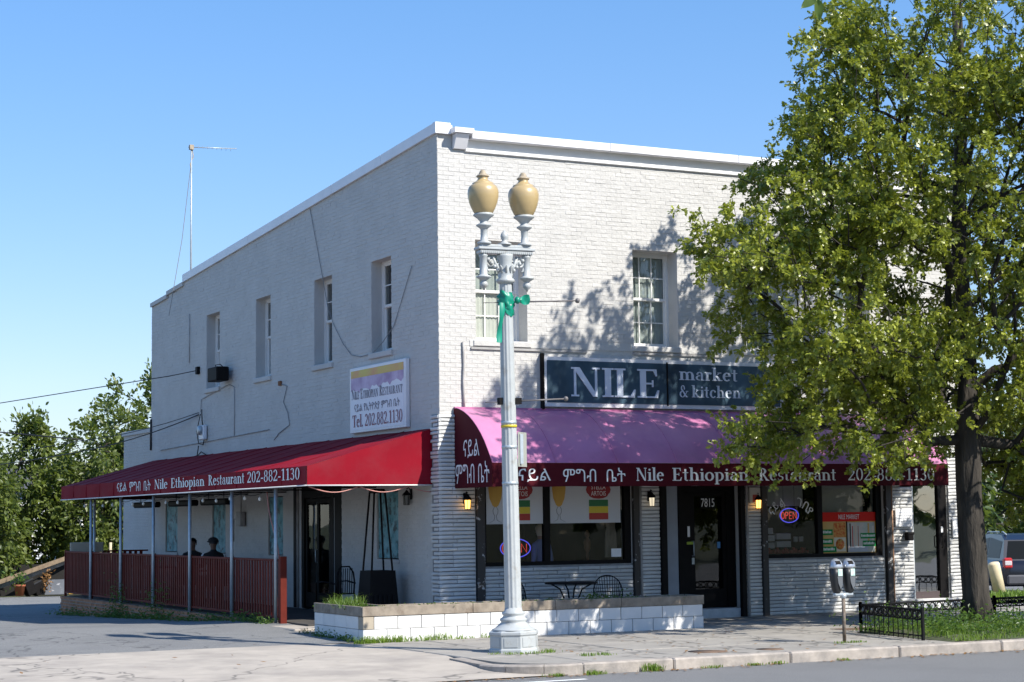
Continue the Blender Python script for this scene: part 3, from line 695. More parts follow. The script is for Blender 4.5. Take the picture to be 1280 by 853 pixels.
sash(mF, 3.99, 4.96, UZ0, UZ1, .33, (.99, BLIND)); sash(mF, 6.4, 7.38, UZ0, UZ1, .33, (.99, BLIND)); sash(mF, 8.5, 9.46, UZ0, UZ1, .33, (.99, BLIND))
for a, b in UWL: sash(mL, a, b, 5.03, 6.78, .22, None, cols=2, rows=2, lower=False)
# string course under the front windows
MB().box(.60,-.012,4.93,.62+5.2,.01,5.03).build('sill_course', M_WALL, bld)
mb = MB(); mb.box(.62,-.035,4.875,2.97,.01,4.915); mb.box(3.95,-.035,4.875,5.9,.01,4.915); mb.build('drip_strip', M_PIPE, bld)

# ---- shop front
def shop_window(u0, u1, z0, z1, mull, name='shop_window'):
    w = empty(name, parent=bld); f = MB(); d0, d1 = .02, .12
    f.box(u0,d0,z0,u1,d1,z0+.07); f.box(u0,d0,z1-.08,u1,d1,z1); f.box(u0,d0,z0+.07,u0+.06,d1,z1-.08); f.box(u1-.13,d0,z0+.07,u1,d1,z1-.08)
    f.box(mull-.06,d0,z0+.07,mull+.06,d1,z1-.08); f.build('frame', M_BLACK, w)
    for a, b in ((u0+.06, mull-.06),(mull+.06, u1-.13)):
        MB().add([(a,.07,z0+.07),(b,.07,z0+.07),(b,.07,z1-.08),(a,.07,z1-.08)], [(0,1,2,3)]).build('pane', G_SHOP, w)
    return w
sw1 = shop_window(.84,3.86,1.05,2.75,2.12)
sw2 = shop_window(6.84,9.62,1.07,2.75,8.125)
def post(x0, x1, name='corner_post', m=M_WORN, z1=2.75):
    return MB().bbox(x0,-.085,0,x1,.02,z1,.006).build(name, m, bld)
post(.68,.83); post(3.87,3.99); post(4.46,4.58,m=M_BLACK); post(6.22,6.32,m=M_BLACK); post(6.705,6.83); post(9.66,9.79)
MB().tube([(4.025,-.05,0),(4.025,-.05,2.7)],.022,8).build('drain_pipe', M_PIPE, bld)
MB().tube([(6.355,-.09,0),(6.355,-.09,2.7)],.025,8).build('drain_pipe', M_PIPE, bld)
MB().tube([(9.815,-.06,0),(9.815,-.06,2.7)],.02,8).build('drain_pipe', mat('wooden_strip',(.35,.2,.12),.8,var=.2), bld)
# fascia behind the awning
MB().box(.84,.016,2.751,9.62,.05,3.7).build('fascia_board', M_BLACK, bld)
# main door
dr = empty('shop_door', parent=bld)
MB().box(4.6,.30,.17,5.05,.34,2.74).build('side_panel', mat('blue_grey_panel',(.28,.31,.36),.6,var=.08), dr)
mb = MB(); mb.box(5.06,.28,.17,5.12,.36,2.74); mb.box(6.13,.28,.17,6.325,.36,2.74); mb.box(5.12,.28,2.35,6.13,.36,2.74); mb.build('door_frame', M_BLACK, dr)
mb = MB(); mb.box(5.125,.30,.18,5.42,.35,2.34); mb.box(6.05,.30,.18,6.125,.35,2.34); mb.box(5.42,.30,.18,6.05,.349,.52); mb.box(5.42,.30,2.26,6.05,.349,2.34); mb.build('door_leaf', M_BLACK, dr)
MB().add([(5.42,.32,.52),(6.05,.32,.52),(6.05,.32,2.26),(5.42,.32,2.26)], [(0,1,2,3)]).build('pane', glass('door_glass',(.5,.52,.52),1.4), dr)
mb = MB(); mb.tube([(5.36,.30,1.15),(5.36,.24,1.15),(5.36,.24,1.42),(5.36,.30,1.42)],.012,8); mb.cbox((5.37,.295,1.05),.05,.02,.12); mb.build('handle', M_GALV, dr)
MB().box(5.26,.292,1.50,5.31,.299,1.70).build('hours_sticker', M_LETTER, dr)
MB().box(5.24,.292,1.36,5.38,.299,1.41).build('yellow_green_sticker', mat('sticker_green',(.3,.4,.04),.6), dr)
MB().box(5.93,.312,1.28,6.0,.319,1.40).build('card_sticker', mat('sticker_blue',(.08,.25,.5),.5), dr)
# door wall poster strips seen low in glass: the reflected street is real, only the white bars of the inner grille are built
MB().box(4.585,-.0,0,6.215,.36,.165).build('door_step', mat('step_paint',(.42,.45,.48),.8,var=.1,vscale=8), dr)
put_text('door_number', text_mesh_sans('7815', .02), (5.58,.305,2.06), (1,0,0), (0,0,1), (0,-1,0), .30, .16, M_LETTER, dr, thick=.003)
MB().box(5.56,.308,2.03,5.9,.312,2.25).build('number_plate', M_BLACK, dr)
# glazed door at the right end, hung in a white sill
gd = empty('mirror_glazed_door', parent=bld)
mb = MB(); mb.box(11.05,.02,.2,11.245,.14,2.75); mb.box(10.385,.03,2.62,11.05,.14,2.75); mb.build('door_frame', M_BLACK, gd)
MB().box(10.385,.03,.205,10.42,.13,2.62).build('door_stile', M_GALV, gd)
MB().add([(10.42,.07,.34),(11.05,.07,.34),(11.05,.07,2.62),(10.42,.07,2.62)], [(0,1,2,3)]).build('pane', G_DOOR, gd)
MB().box(10.42,.04,.205,11.05,.12,.34).build('kick_plate', mat('brown_plate',(.07,.05,.05),.5), gd)
MB().box(10.38,-.07,.0,11.25,.36,.195).build('door_sill', M_WHITE, gd)
MB().tube([(11.08,-.02,1.2),(11.08,-.06,1.22),(11.08,-.06,1.42),(11.08,-.02,1.44)],.012,8).build('handle', M_BLACK, gd)
MB().box(11.1,.012,1.5,11.15,.018,1.62).build('sticker', M_LETTER, gd)

# ---- low rear wing
rw = empty('rear_wing', (0,0,0), 'low white painted rear wing behind the tall side wall', 'building')
mb = MB()
def rtop(y): return 4.36+(17.5-y)*0.0
mb.box(.16,17.51,-.8,.4,20.62,4.24); rwm = mb.build('wing_wall', M_BACK, rw)
def mR(u, d, z): return (d+.15, u, z)
ch = MB(); z = -.45; row = 0
while z < 4.23:
    u = 17.53-(.1 if row % 2 else 0)
    while u < 20.6:
        a, b = max(17.53,u+.005), min(20.6,u+.21)
        if b-a > .03:
            P = [mR(a,.012,z),mR(b,.012,z),mR(b,.012,z+.066),mR(a,.012,z+.066),mR(a+.004,0,z+.004),mR(b-.004,0,z+.004),mR(b-.004,0,z+.062),mR(a+.004,0,z+.062)]
            ch.add(P, [f[::-1] for f in [(4,5,6,7),(0,1,5,4),(1,2,6,5),(2,3,7,6),(3,0,4,7)]])
        u += .215
    z += .0775; row += 1
ch.build('painted_brickwork', M_WALL, rwm, kind='stuff')
MB().box(.41,17.51,-.8,8,20.6,4.2).build('wing_body', M_WALL, rw)
MB().bbox(.10,17.51,4.24,.5,20.66,4.36,.01).build('coping', M_WALL, rw)

# ---- side door and painted panels of the side wall
sd = empty('side_door', parent=bld)
def pl(a,b,c,d,d0,d1): return (d0,a,c,d1,b,d)
mb = MB()
for q in ((4.53,4.95,.12,2.6),(6.62,6.75,.12,2.6),(5.02,5.2,.12,2.6)): mb.box(.02,q[0],q[2],.16,q[1],q[3])
mb.box(.021,4.96,2.35,.159,6.61,2.6); mb.build('door_frame', M_BLACK, sd)
MB().box(.03,4.951,.12,.12,5.02,2.34).build('door_jamb_trim', mat('grey_trim',(.2,.2,.2),.6), sd)
mb = MB()
for (a,b) in ((5.22,5.32),(5.88,5.98),(6.52,6.61)): mb.box(.05,a,.15,.10,b,2.34)
mb.box(.051,5.32,.15,.099,6.52,.45); mb.box(.051,5.32,2.24,.099,6.52,2.34); mb.build('door_leaf', M_BLACK, sd)
for (a,b) in ((5.32,5.88),(5.98,6.52)):
    MB().add([(.07,a,.45),(.07,b,.45),(.07,b,2.24),(.07,a,2.24)], [(3,2,1,0)]).build('pane', G_SHOP, sd)
MB().tube([(.04,5.93,1.05),(.0,5.93,1.07),(.0,5.93,1.3),(.04,5.93,1.32)],.012,6).build('handle', M_GALV, sd)
MB().tube([(-.03,6.86,.1),(-.03,6.86,2.7)],.025,8).build('drain_pipe', M_PIPE, bld)
MB().box(-.01,7.0,.12,.02,7.16,2.6).build('door_side_post', M_BLACK, bld)
ARTM = mat('teal_landscape_print', (.02,.20,.24), .6, col2=(.22,.44,.50), vscale=5, stain=(.02,.05,.06), stscale=6, detail=10, stthr=(.5,.62))
for k, (a, b) in enumerate(ARTL):
    p = empty('painted_panel', parent=bld); MB().box(.03,a+.02,1.19,.06,b-.02,2.40).build('picture', ARTM, p)
    mb = MB(); mb.box(-.03,a-.05,1.10,.05,b+.05,1.165); mb.build('sill', M_WALL, p)

# ------------------------------------------------------------------ awnings
def cloth_strip(sec, along, n, wob, thick=.012):
    """ sec: list of 3D points of the cross-section at t=0; along: vector; n divisions; wob(i,j)->sag """
    vs = []; fs = []; m = len(sec); A = Vector(along)
    for i in range(n+1):
        for j, p in enumerate(sec): vs.append(Vector(p)+A*(i/n)+Vector(wob(i/n, j/(m-1))))
    for i in range(n):
        for j in range(m-1): fs.append((i*m+j, i*m+j+1, (i+1)*m+j+1, (i+1)*m+j))
    return vs, fs
aw = empty('shop_awning', (0,0,0), 'long curved burgundy awning with a faded pink top over the shop front', 'awning')
PR = [(0,3.82),(-.12,3.812),(-.24,3.785),(-.40,3.735),(-.56,3.665),(-.73,3.57),(-.89,3.46),(-1.04,3.335),(-1.17,3.205),(-1.29,3.06),(-1.38,2.94),(-1.46,2.825)]
ax0, ax1 = .28, 10.05
mb = MB(); mb.smooth = True
vs, fs = cloth_strip([(ax0,y-.02,z) for y,z in PR], (ax1-ax0,0,0), 96, lambda t, s: (0, .012*math.sin(t*8*math.pi)**2*math.sin(math.pi*s), -.014*abs(math.sin(t*8*math.pi))*math.sin(math.pi*s)))
mb.add(vs, [f for f in fs]); mb.build('awning_cover', M_AWNF, aw)
for k in range(9):
    x = ax0+(ax1-ax0)*k/8; mb = MB(); mb.tube([(x,y-.022,z+.002) for y,z in PR], .009, 5); mb.build('seam', M_AWNF, aw)
mb = MB(); mb.smooth = True
vs, fs = cloth_strip([(ax0,-1.483,2.822),(ax0,-1.487,2.70),(ax0,-1.492,2.55),(ax0,-1.492,2.42)], (ax1-ax0,0,0), 120, lambda t, s: (0, .006*math.sin(t*70)*s, .004*math.sin(t*50)*s))
mb.add(vs, fs); mb.build('valance', M_AWNV, aw)
for xe, nm in ((ax0-.004, 'end_panel'), (ax1+.004, 'end_panel')):
    poly = [(y-.02, z) for y, z in PR]+[(-1.485,2.42),(-.02,2.42)]
    mb = MB(); mb.prism(poly, (xe,0,0), (0,1,0), (0,0,1), (1,0,0), -.006, .006); mb.build(nm, M_AWNV, aw)
mb = MB(); mb.box(ax0-.01,-.012-.06,3.80,ax1+.01,-.012,3.845); mb.build('head_rail', M_AWNF, aw)
mb = MB()
for k in range(5):
    x = ax0+.1+(ax1-ax0-.2)*k/4; mb.tube([(x,y*.93-.02,z-.05) for y, z in PR], .014, 6); mb.tube([(x,-.02,2.46),(x,-1.46,2.45)], .014, 6)
mb.tube([(ax0+.02,-1.465,2.44),(ax1-.02,-1.465,2.44)], .014, 6); mb.build('awning_frame', M_GALV, aw)
yv = -1.50
ETH = 'ናይል ምግብ ቤት'
put_text('lettering', text_mesh_sans('ናይል', .012), (.76,yv,2.50), (1,0,0), (0,0,1), (0,-1,0), .62, .225, M_LETTER, aw)
put_text('lettering', text_mesh_sans('ምግብ', .012), (1.62,yv,2.50), (1,0,0), (0,0,1), (0,-1,0), .65, .22, M_LETTER, aw)
put_text('lettering', text_mesh_sans('ቤት', .012), (2.48,yv,2.50), (1,0,0), (0,0,1), (0,-1,0), .38, .24, M_LETTER, aw)
put_text('lettering', text_serif('Nile'), (3.08,yv,2.515), (1,0,0), (0,0,1), (0,-1,0), .56, None, M_LETTER, aw, cap=.225)
put_text('lettering', text_serif('Ethiopian'), (3.82,yv,2.515), (1,0,0), (0,0,1), (0,-1,0), 1.62, None, M_LETTER, aw, cap=.225)
put_text('lettering', text_serif('Restaurant'), (5.66,yv,2.515), (1,0,0), (0,0,1), (0,-1,0), 1.72, None, M_LETTER, aw, cap=.225)
put_text('lettering', text_serif('202-882-1130'), (7.66,yv,2.515), (1,0,0), (0,0,1), (0,-1,0), 2.04, None, M_LETTER, aw, cap=.225)
xs_ = ax0-.016
put_text('lettering', text_mesh_sans('ናይል', .004), (xs_,-.40,2.93), (0,-1,0), (0,0,1), (-1,0,0), .62, .32, M_LETTER, aw)
put_text('lettering', text_mesh_sans('ምግብ', .004), (xs_,-.08,2.50), (0,-1,0), (0,0,1), (-1,0,0), .74, .33, M_LETTER, aw)
put_text('lettering', text_mesh_sans('ቤት', .004), (xs_,-.97,2.50), (0,-1,0), (0,0,1), (-1,0,0), .42, .36, M_LETTER, aw)

pa = empty('patio_awning', (0,0,0), 'sloping deep red fabric awning over the fenced patio on the side wall', 'awning')
ya0, ya1, xf, zf, zw, zb = .30, 17.3, -2.35, 2.82, 3.48, 2.50
mb = MB(); mb.smooth = True
sec = [(xf*t, ya0, zw+(zf-zw)*t) for t in [i/10 for i in range(11)]]
vs, fs = cloth_strip(sec, (0,ya1-ya0,0), 140, lambda t, s: (0,0,-.018*abs(math.sin(t*14*math.pi))*math.sin(math.pi*s)+.004*math.sin(t*60+s*9)))
mb.add(vs, fs); mb.build('awning_cover', M_AWN, pa)
mb = MB(); mb.smooth = True
vs, fs = cloth_strip([(xf,ya0,zf),(xf-.004,ya0,2.74),(xf-.006,ya0,2.62),(xf-.006,ya0,zb)], (0,ya1-ya0,0), 160, lambda t, s: (.008*math.sin(t*90)*s+.004*math.sin(t*37)*s,0,0))
mb.add(vs, fs); mb.build('valance', M_AWN, pa)
for ye in (ya0-.004, ya1+.004):
    MB().prism([(0,zb),(0,zw),(xf,zf),(xf,zb)], (0,ye,0), (1,0,0), (0,0,1), (0,1,0), -.005, .005).build('end_panel', M_AWN, pa)
mb = MB(); mb.tube([(xf-.012,ya0,zb-.012),(xf-.012,ya1,zb-.012)], .013, 6); mb.tube([(xf,ya0-.012,zb-.012),(0,ya0-.012,zb-.012)], .013, 6); mb.build('white_piping', M_WHITE, pa)
for k in range(1, 14):
    y = ya0+(ya1-ya0)*k/14; MB().tube([(0,y,zw+.002),(xf*.5,y,(zw+zf)/2+.002),(xf,y,zf+.004),(xf-.008,y,zb+.01)], .008, 5).build('seam', M_AWN, pa)
mb = MB()
for k in range(8):
    y = ya0+.12+(ya1-ya0-.24)*k/7; mb.tube([(0,y,zw-.06),(xf+.04,y,zf-.06)], .018, 6); mb.tube([(0,y,zb+.0),(xf+.04,y,zb+.0)], .016, 6)
mb.tube([(xf+.05,ya0+.03,zb+.01),(xf+.05,ya1-.03,zb+.01)], .018, 6); mb.tube([(xf*.5,ya0+.03,(zw+zf)/2-.06),(xf*.5,ya1-.03,(zw+zf)/2-.06)], .018, 6)
mb.build('awning_frame', M_BLACK, pa)
for y, x in ((2.1,-2.25),(4.5,-2.25),(7.1,-2.25),(9.65,-2.25),(12.2,-2.25),(14.8,-2.25),(16.95,-1.6)):
    z0 = lot_z(-2.3, y)-.05
    MB().tube([(x,y,z0),(x,y,zb+.02)], .032, 10).build('support_pole', M_GALV, pa)
xt = xf-.02
def lt(s, a, w, z, h, serif=True):
    if serif: put_text('lettering', text_serif(s), (xt,a,z), (0,-1,0), (0,0,1), (-1,0,0), w, None, M_LETTER, pa, cap=h)
    else: put_text('lettering', text_mesh_sans(s, .012), (xt,a,z), (0,-1,0), (0,0,1), (-1,0,0), w, h, M_LETTER, pa)
lt('ናይል', 12.1, .78, 2.585, .21, False); lt('ምግብ', 11.1, .86, 2.585, .21, False); lt('ቤት', 9.97, .50, 2.585, .23, False)
lt('Nile', 9.17, .92, 2.60, .20); lt('Ethiopian', 8.0, 2.2, 2.60, .20); lt('Restaurant', 5.55, 2.1, 2.60, .20); lt('202-882-1130', 3.28, 2.68, 2.60, .20)

# ------------------------------------------------------------------ wall signs
M_SIGN = mat('blue_sign_face', (.013,.030,.048), .4, col2=(.055,.11,.16), vscale=1.3, spec=.5)  # paler noise blotches paint patches of sun into the dark blue
sg = empty('shop_sign', (2.03,0,0), 'wide dark blue sign board with raised white letters above the awning', 'sign')
mb = MB(); mb.box(0,-.10,3.88,5.2,-.012,4.78); mb.build('sign_box', M_METALW, sg)
for a, b in ((.06,2.58),(2.62,5.14)): MB().box(a,-.108,3.955,b,-.099,4.715).build('sign_face', M_SIGN, sg)
MB().box(2.585,-.112,3.93,2.615,-.1,4.74).build('divider', M_BLACK, sg)
mb = MB(); mb.box(-.03,-.12,3.83,.0,-.01,4.84); mb.build('side_edge', M_BLACK, sg)
ML2 = mat('sign_letter_white', (.62,.68,.78), .4)
put_text('lettering', text_serif('NILE'), (.55,-.109,4.07), (1,0,0), (0,0,1), (0,-1,0), 1.86, None, ML2, sg, cap=.53, thick=.02)
put_text('lettering', text_serif('market'), (2.86,-.109,4.42), (1,0,0), (0,0,1), (0,-1,0), 1.30, None, ML2, sg, cap=.24, thick=.006)
put_text('lettering', text_serif('&'), (2.86,-.109,4.10), (1,0,0), (0,0,1), (0,-1,0), .19, None, ML2, sg, cap=.22, thick=.006)
put_text('lettering', text_serif('kitchen'), (3.13,-.109,4.10), (1,0,0), (0,0,1), (0,-1,0), 1.10, None, ML2, sg, cap=.22, thick=.006)
ls = empty('wall_sign', (0,0,0), 'white framed restaurant sign with a sunset picture hung on the side wall', 'sign')
MB().bbox(-.09,1.23,3.55,-.006,3.87,4.80,.01).build('sign_frame', M_METALW, ls)
MB().box(-.095,1.31,3.60,-.0905,3.79,4.74).build('sign_face', mat('sign_white_face',(.72,.72,.78),.4), ls)
MB().box(-.099,1.31,4.60,-.0955,3.79,4.74).build('sunset_print', mat('sunset_yellow',(.62,.5,.08),.5,col2=(.65,.28,.12),vscale=2), ls)
mb = MB(); n = 24; top = [(3.79-2.48*i/n, 4.60) for i in range(n+1)]; bot = [(3.79-2.48*i/n, 4.34+.03*math.sin(i*1.3)+.025*math.sin(i*2.7)+.10*i/n) for i in range(n+1)]
vs = [(-.0975, a, b) for a, b in top]+[(-.0975, a, b) for a, b in bot]; mb.add(vs, [(i, n+1+i, n+2+i, i+1) for i in range(n)]); mb.build('cloud_print', mat('violet_print',(.33,.2,.36),.5,col2=(.62,.5,.66),vscale=3,detail=8), ls)
MD = mat('sign_print_dark', (.13,.11,.16), .5); MRD = mat('sign_print_maroon', (.22,.03,.07), .5)
put_text('lettering', text_serif('Nile Ethiopian Restaurant', caps=True), (-.101,3.75,4.19), (0,-1,0), (0,0,1), (-1,0,0), 2.4, None, MD, ls, cap=.19)
put_text('lettering', text_mesh_sans('ናይል የኢትዮጵያ ምግብ ቤት', .01), (-.101,3.62,3.94), (0,-1,0), (0,0,1), (-1,0,0), 2.14, .17, MD, ls)
put_text('lettering', text_serif('Tel. 202.882.1130'), (-.101,3.72,3.66), (0,-1,0), (0,0,1), (-1,0,0), 2.35, None, MRD, ls, cap=.23)

# ------------------------------------------------------------------ things in and on the shop windows
MP = mat('poster_white', (.56,.57,.59), .6, spec=.2)
MBEER = mat('beer_amber', (.42,.2,.015), .4, col2=(.55,.33,.05), vscale=2)
def beer_poster(x0, x1, label):
    p = empty('beer_poster', (x0,.05,1.79), label, 'poster', 'pair of beer posters in the dining window'); w = x1-x0; y = 0
    MB().box(0,0,0,w,.006,.85).build('sheet', MP, p)
    g = MB(); cx = .15*w/1.15+.04; cx = .18
    g.prism([(-.13,.88),(-.14,.62),(-.115,.45),(-.06,.33),(-.02,.30),(.02,.30),(.06,.33),(.115,.45),(.14,.62),(.13,.88)][::-1], (cx,-.002,0), (1,0,0), (0,0,1), (0,-1,0), 0, .003); g.build('beer_glass_print', MBEER, p)
    o = MB()
    o.tube([(cx-.02,-.004,.30),(cx-.05,-.004,.25),(cx-.045,-.004,.19),(cx-.015,-.004,.15),(cx-.03,-.004,.07),(cx-.13,-.004,.02),(cx+.13,-.004,.02),(cx+.03,-.004,.07),(cx+.015,-.004,.15),(cx+.045,-.004,.19),(cx+.05,-.004,.25),(cx+.02,-.004,.30)], .005, 4); o.build('glass_stem_print', M_GREYC, p)
    for k, (c, nm) in enumerate((((.40,.03,.02),'red_stripe'),((.62,.48,.03),'yellow_stripe'),((.01,.14,.04),'green_stripe'))):
        MB().box(w-.66,-.004,.06+.12*k,w-.26,-.001,.06+.12*(k+1)-.002).build(nm, mat(nm, c, .5), p)
    b = MB(); xm = w-.46; pts = []
    for i in range(28):
        a = 2*math.pi*i/28; rx = .24+.02*math.cos(a*6); rz = .15+.015*math.cos(a*4); pts.append((rx*math.copysign(abs(math.cos(a))**.6, math.cos(a)), rz*math.copysign(abs(math.sin(a))**.7, math.sin(a))))
    b.prism(pts, (xm,-.002,.60), (1,0,0), (0,0,1), (0,-1,0), 0, .003); b.build('brand_badge', mat('badge_red',(.28,.01,.015),.5), p)
    put_text('lettering', text_mesh_sans('STELLA', .02), (xm-.15,-.007,.605), (1,0,0), (0,0,1), (0,-1,0), .30, .085, M_LETTER, p)
    put_text('lettering', text_mesh_sans('ARTOIS', .02), (xm-.155,-.007,.49), (1,0,0), (0,0,1), (0,-1,0), .31, .085, M_LETTER, p)
beer_poster(.92, 2.05, 'white beer poster in the left pane, partly behind the lamp post')
beer_poster(2.2, 3.66, 'white beer poster with striped flag in the right pane of the dining window')
MNB = mat('neon_blue', (.02,.02,.3), .5, emit=(.12,.12,1.), es=.7); MNR = mat('neon_red', (.3,.02,.02), .5, emit=(1.,.09,.07), es=.5)
def neon_open(cx, cz, y, rx, rz, label):
    o = empty('neon_sign', (cx,y,cz), label, 'neon sign')
    MB().tube([(rx*math.cos(2*math.pi*i/32),0,rz*math.sin(2*math.pi*i/32)) for i in range(33)], .0095, 6, cap=False).build('oval_tube', MNB, o)
    def T(pts): return [(p[0]*rx*1.45, -.01, p[1]*rz*1.05) for p in pts]
    L_ = {'O':[[(-.5+.11*math.cos(i*.5236), .45*math.sin(i*.5236)) for i in range(13)]],'P':[[(-.30,-.45),(-.30,.45),(-.16,.42),(-.12,.2),(-.16,.0),(-.30,-.03)]],
          'E':[[(.15,-.45),(-.02,-.45),(-.02,.45),(.15,.45)],[(-.02,0),(.12,0)]],'N':[[(.26,-.45),(.26,.45),(.50,-.45),(.50,.45)]]}
    mb = MB()
    for k in L_.values():
        for pts in k: mb.tube(T(pts), .0085, 5)
    mb.build('open_letters', MNR, o)
    mb = MB()
    for sx in (-.6,.6): mb.tube([(sx*rx,.01,rz*.8),(sx*rx,.01,rz+.55)], .003, 4)
    mb.build('hanging_wire', M_CABLE, o); return o
neon_open(1.53, 1.36, .13, .30, .165, 'oval neon open sign glowing blue in the dining window behind the lamp post')
neon_open(7.48, 1.88, .13, .215, .135, 'oval neon open sign with red letters in the market window')
nw = empty('window_lettering', (6.95,.062,1.75), 'white arched script stuck on the glass above the neon open sign', 'lettering')
def arc_text(s, cx, cz, rad, a0, a1, h):
    for i, ch in enumerate(s):
        if ch == ' ': continue
        a = R(a0+(a1-a0)*i/(len(s)-1)); V, F = text_mesh_sans(ch, .02); b_ = R(90)+(a-R(90))*.6
        ux = Vector((math.sin(b_),0,-math.cos(b_)))
        uy = Vector((math.cos(b_),0,math.sin(b_)))
        p = Vector((cx+rad*math.cos(a),0,cz+rad*math.sin(a)*.50))-ux*h*.35
        put_text('lettering', (V, F), p, ux, uy, (0,-1,0), h*.68, h, M_LETTER, nw)
arc_text('ናይል ገበያ', .52, .13, .38, 172, 8, .17)
mp_ = empty('market_poster', (8.19,.055,1.13), 'red topped market poster with food pictures and green labels', 'poster')
MB().box(0,0,0,1.3,.006,.80).build('sheet', mat('poster_orange',(.60,.33,.06),.6,spec=.15,col2=(.55,.42,.2),vscale=2), mp_)
MB().box(0,-.004,.62,1.3,-.001,.80).build('red_band', mat('poster_red',(.60,.015,.008),.6,spec=.15), mp_)
put_text('lettering', text_mesh_sans('NILE MARKET', .01), (.40,-.007,.665), (1,0,0), (0,0,1), (0,-1,0), .50, .09, M_LETTER, mp_)
FOODM = mat('food_print', (.50,.03,.01), .6, spec=.15, col2=(.65,.42,.12), vscale=22, detail=6)
MB().box(.28,-.004,.32,.56,-.001,.60).build('food_picture', FOODM, mp_)
MB().box(.28,-.004,.04,.56,-.001,.31).build('menu_panel', mat('poster_cream',(.6,.55,.42),.5), mp_)
mb = MB(); mb.lathe([(.105,0),(.105,.003)], n=16); V = [Vector((v[0]+.42,-.005-v[2],v[1]+.18)) for v in mb.v]; mb.v = V; mb.build('plate_picture', FOODM, mp_)
MB().box(.60,-.004,.02,1.27,-.001,.60).build('shop_picture', mat('shop_picture_print',(.34,.44,.40),.5,spec=.15,col2=(.6,.52,.48),vscale=5,detail=8), mp_)
MB().box(.58,-.005,.02,.61,-.001,.62).build('picture_divider', M_BLACK, mp_)
for k, (a, w_, c) in enumerate(((.66,.03,(.03,.03,.03)),(.72,.02,(.5,.05,.03)),(.78,.05,(.6,.5,.4)),(.86,.015,(.35,.12,.05)),(1.10,.04,(.55,.35,.12)),(1.2,.05,(.6,.55,.5)))):
    MB().box(a,-.0055,.10+.03*(k%3),a+w_,-.0015,.58-.05*(k%2)).build('picture_strip', mat('strip_%d' % k, c, .6, spec=.15), mp_)
MB().box(.66,-.006,.03,1.1,-.0016,.13).build('picture_floor', mat('strip_floor',(.42,.45,.5),.6,spec=.15), mp_)
for (a,b,c) in ((.0,.36,.25),(.0,.18,.25),(.0,.03,.33),(.92,.28,.37),(.97,.13,.32)):
    o_ = MB().box(a,-.0065,b,a+c,-.0045,b+.11).build('green_label', mat('label_green',(.01,.22,.05),.6,spec=.15), mp_)
    t = MB()
    xx_ = a+.02
    while xx_ < a+c-.04: t.box(xx_,-.0085,b+.035,xx_+.022,-.007,b+.035+random.choice((.04,.05))); xx_ += .034
    t.build('print_line', M_LETTER, mp_)
pp = MB().box(0,0,0,.21,.004,.15).build('paper_notice', M_LETTER, loc=(3.46,.06,1.17), label='small pale paper notice in the bottom right corner of the dining window', cat='notice')
rb = empty('alarm_box', (6.40,-.13,2.12), 'red and white alarm box on the stone pier right of the door', 'box')
MB().bbox(0,0,0,.24,.07,.30,.01).build('box_body', mat('alarm_white',(.45,.42,.36),.6), rb); MB().box(.06,-.006,.02,.20,-.001,.16).build('red_plate', mat('alarm_red',(.35,.05,.03),.5), rb)
for (x0, z0, w, h, lb) in ((9.88,1.63,.42,.36,'white notice board on the pale stone pier left of the glazed door'),(11.32,1.40,.24,.37,'narrow white notice on the stone beside the tree trunk')):
    q = empty('notice_board', (x0,-.09,z0), lb, 'notice'); MB().bbox(0,0,0,w,.03,h,.006).build('board', M_LETTER, q)
    t = MB()
    for r_ in range(5):
        xx_ = .04
        while xx_ < w-.05: L_ = random.uniform(.015,.05); t.box(xx_,-.003,.05+r_*.055,min(w-.03,xx_+L_),-.001,.062+r_*.055); xx_ += L_+.012
    t.build('print_line', mat('print_grey',(.3,.33,.4),.6), q)
mbx = empty('mail_box', (10.10,-.17,1.36), 'small black mail box under the white notice board', 'mail box')
MB().bbox(0,0,0,.16,.10,.15,.01).build('box_body', M_BLACK, mbx); mb = MB(); mb.bbox(-.005,-.012,.11,.165,.10,.165,.008); mb.build('lid', M_BLACK, mbx)

# wall lanterns
MWARM = mat('lantern_glass_lit', (.6,.4,.1), .4, emit=(1,.5,.1), es=2.4); MOFF = mat('lantern_glass_pale', (.55,.52,.42), .3, emit=(1,.85,.6), es=.5); MDK = mat('lantern_glass_dark', (.1,.1,.09), .2)
def lantern(p, n, label, gm):
    o = empty('wall_lantern', p, label, 'lantern', 'lanterns on the walls'); n = Vector(n); a = math.atan2(n.y, n.x)+math.pi/2; o.rotation_euler = (0,0,a)
    # local -y points away from the wall
    mb = MB(); mb.bbox(-.04,-.02,-.05,.04,0,.14,.008); mb.tube([(0,-.01,.10),(0,-.06,.16),(0,-.10,.14)], .01, 6); mb.build('bracket', M_BLACK, o)
    mb = MB(); mb.lathe([(.085,.02),(.07,.05),(.03,.09),(.012,.12)], (0,-.10,.0), 6, False); mb.lathe([(.05,-.15),(.065,-.14)], (0,-.10,0), 6, False)
    for k in range(6): an = k*math.pi/3; mb.tube([(.064*math.cos(an),-.10+.064*math.sin(an),.02),(.055*math.cos(an),-.10+.055*math.sin(an),-.14)], .005, 4)
    mb.build('cage', M_BLACK, o); MB().lathe([(.045,-.135),(.055,.015)], (0,-.10,0), 6, False).build('lamp_glass', gm, o)
lantern((.46,-.045,2.20), (0,-1,0), 'lit amber wall lantern on the stone at the building corner', MWARM)
lantern((4.22,-.045,2.22), (0,-1,0), 'pale lit lantern on the stone pier left of the shop door', MOFF)
lantern((6.58,-.045,2.16), (0,-1,0), 'small warm lantern beside the red alarm box', MWARM)
lantern((-.0,1.2,2.30), (-1,0,0), 'unlit black wall lantern on the side wall near the corner', MDK)

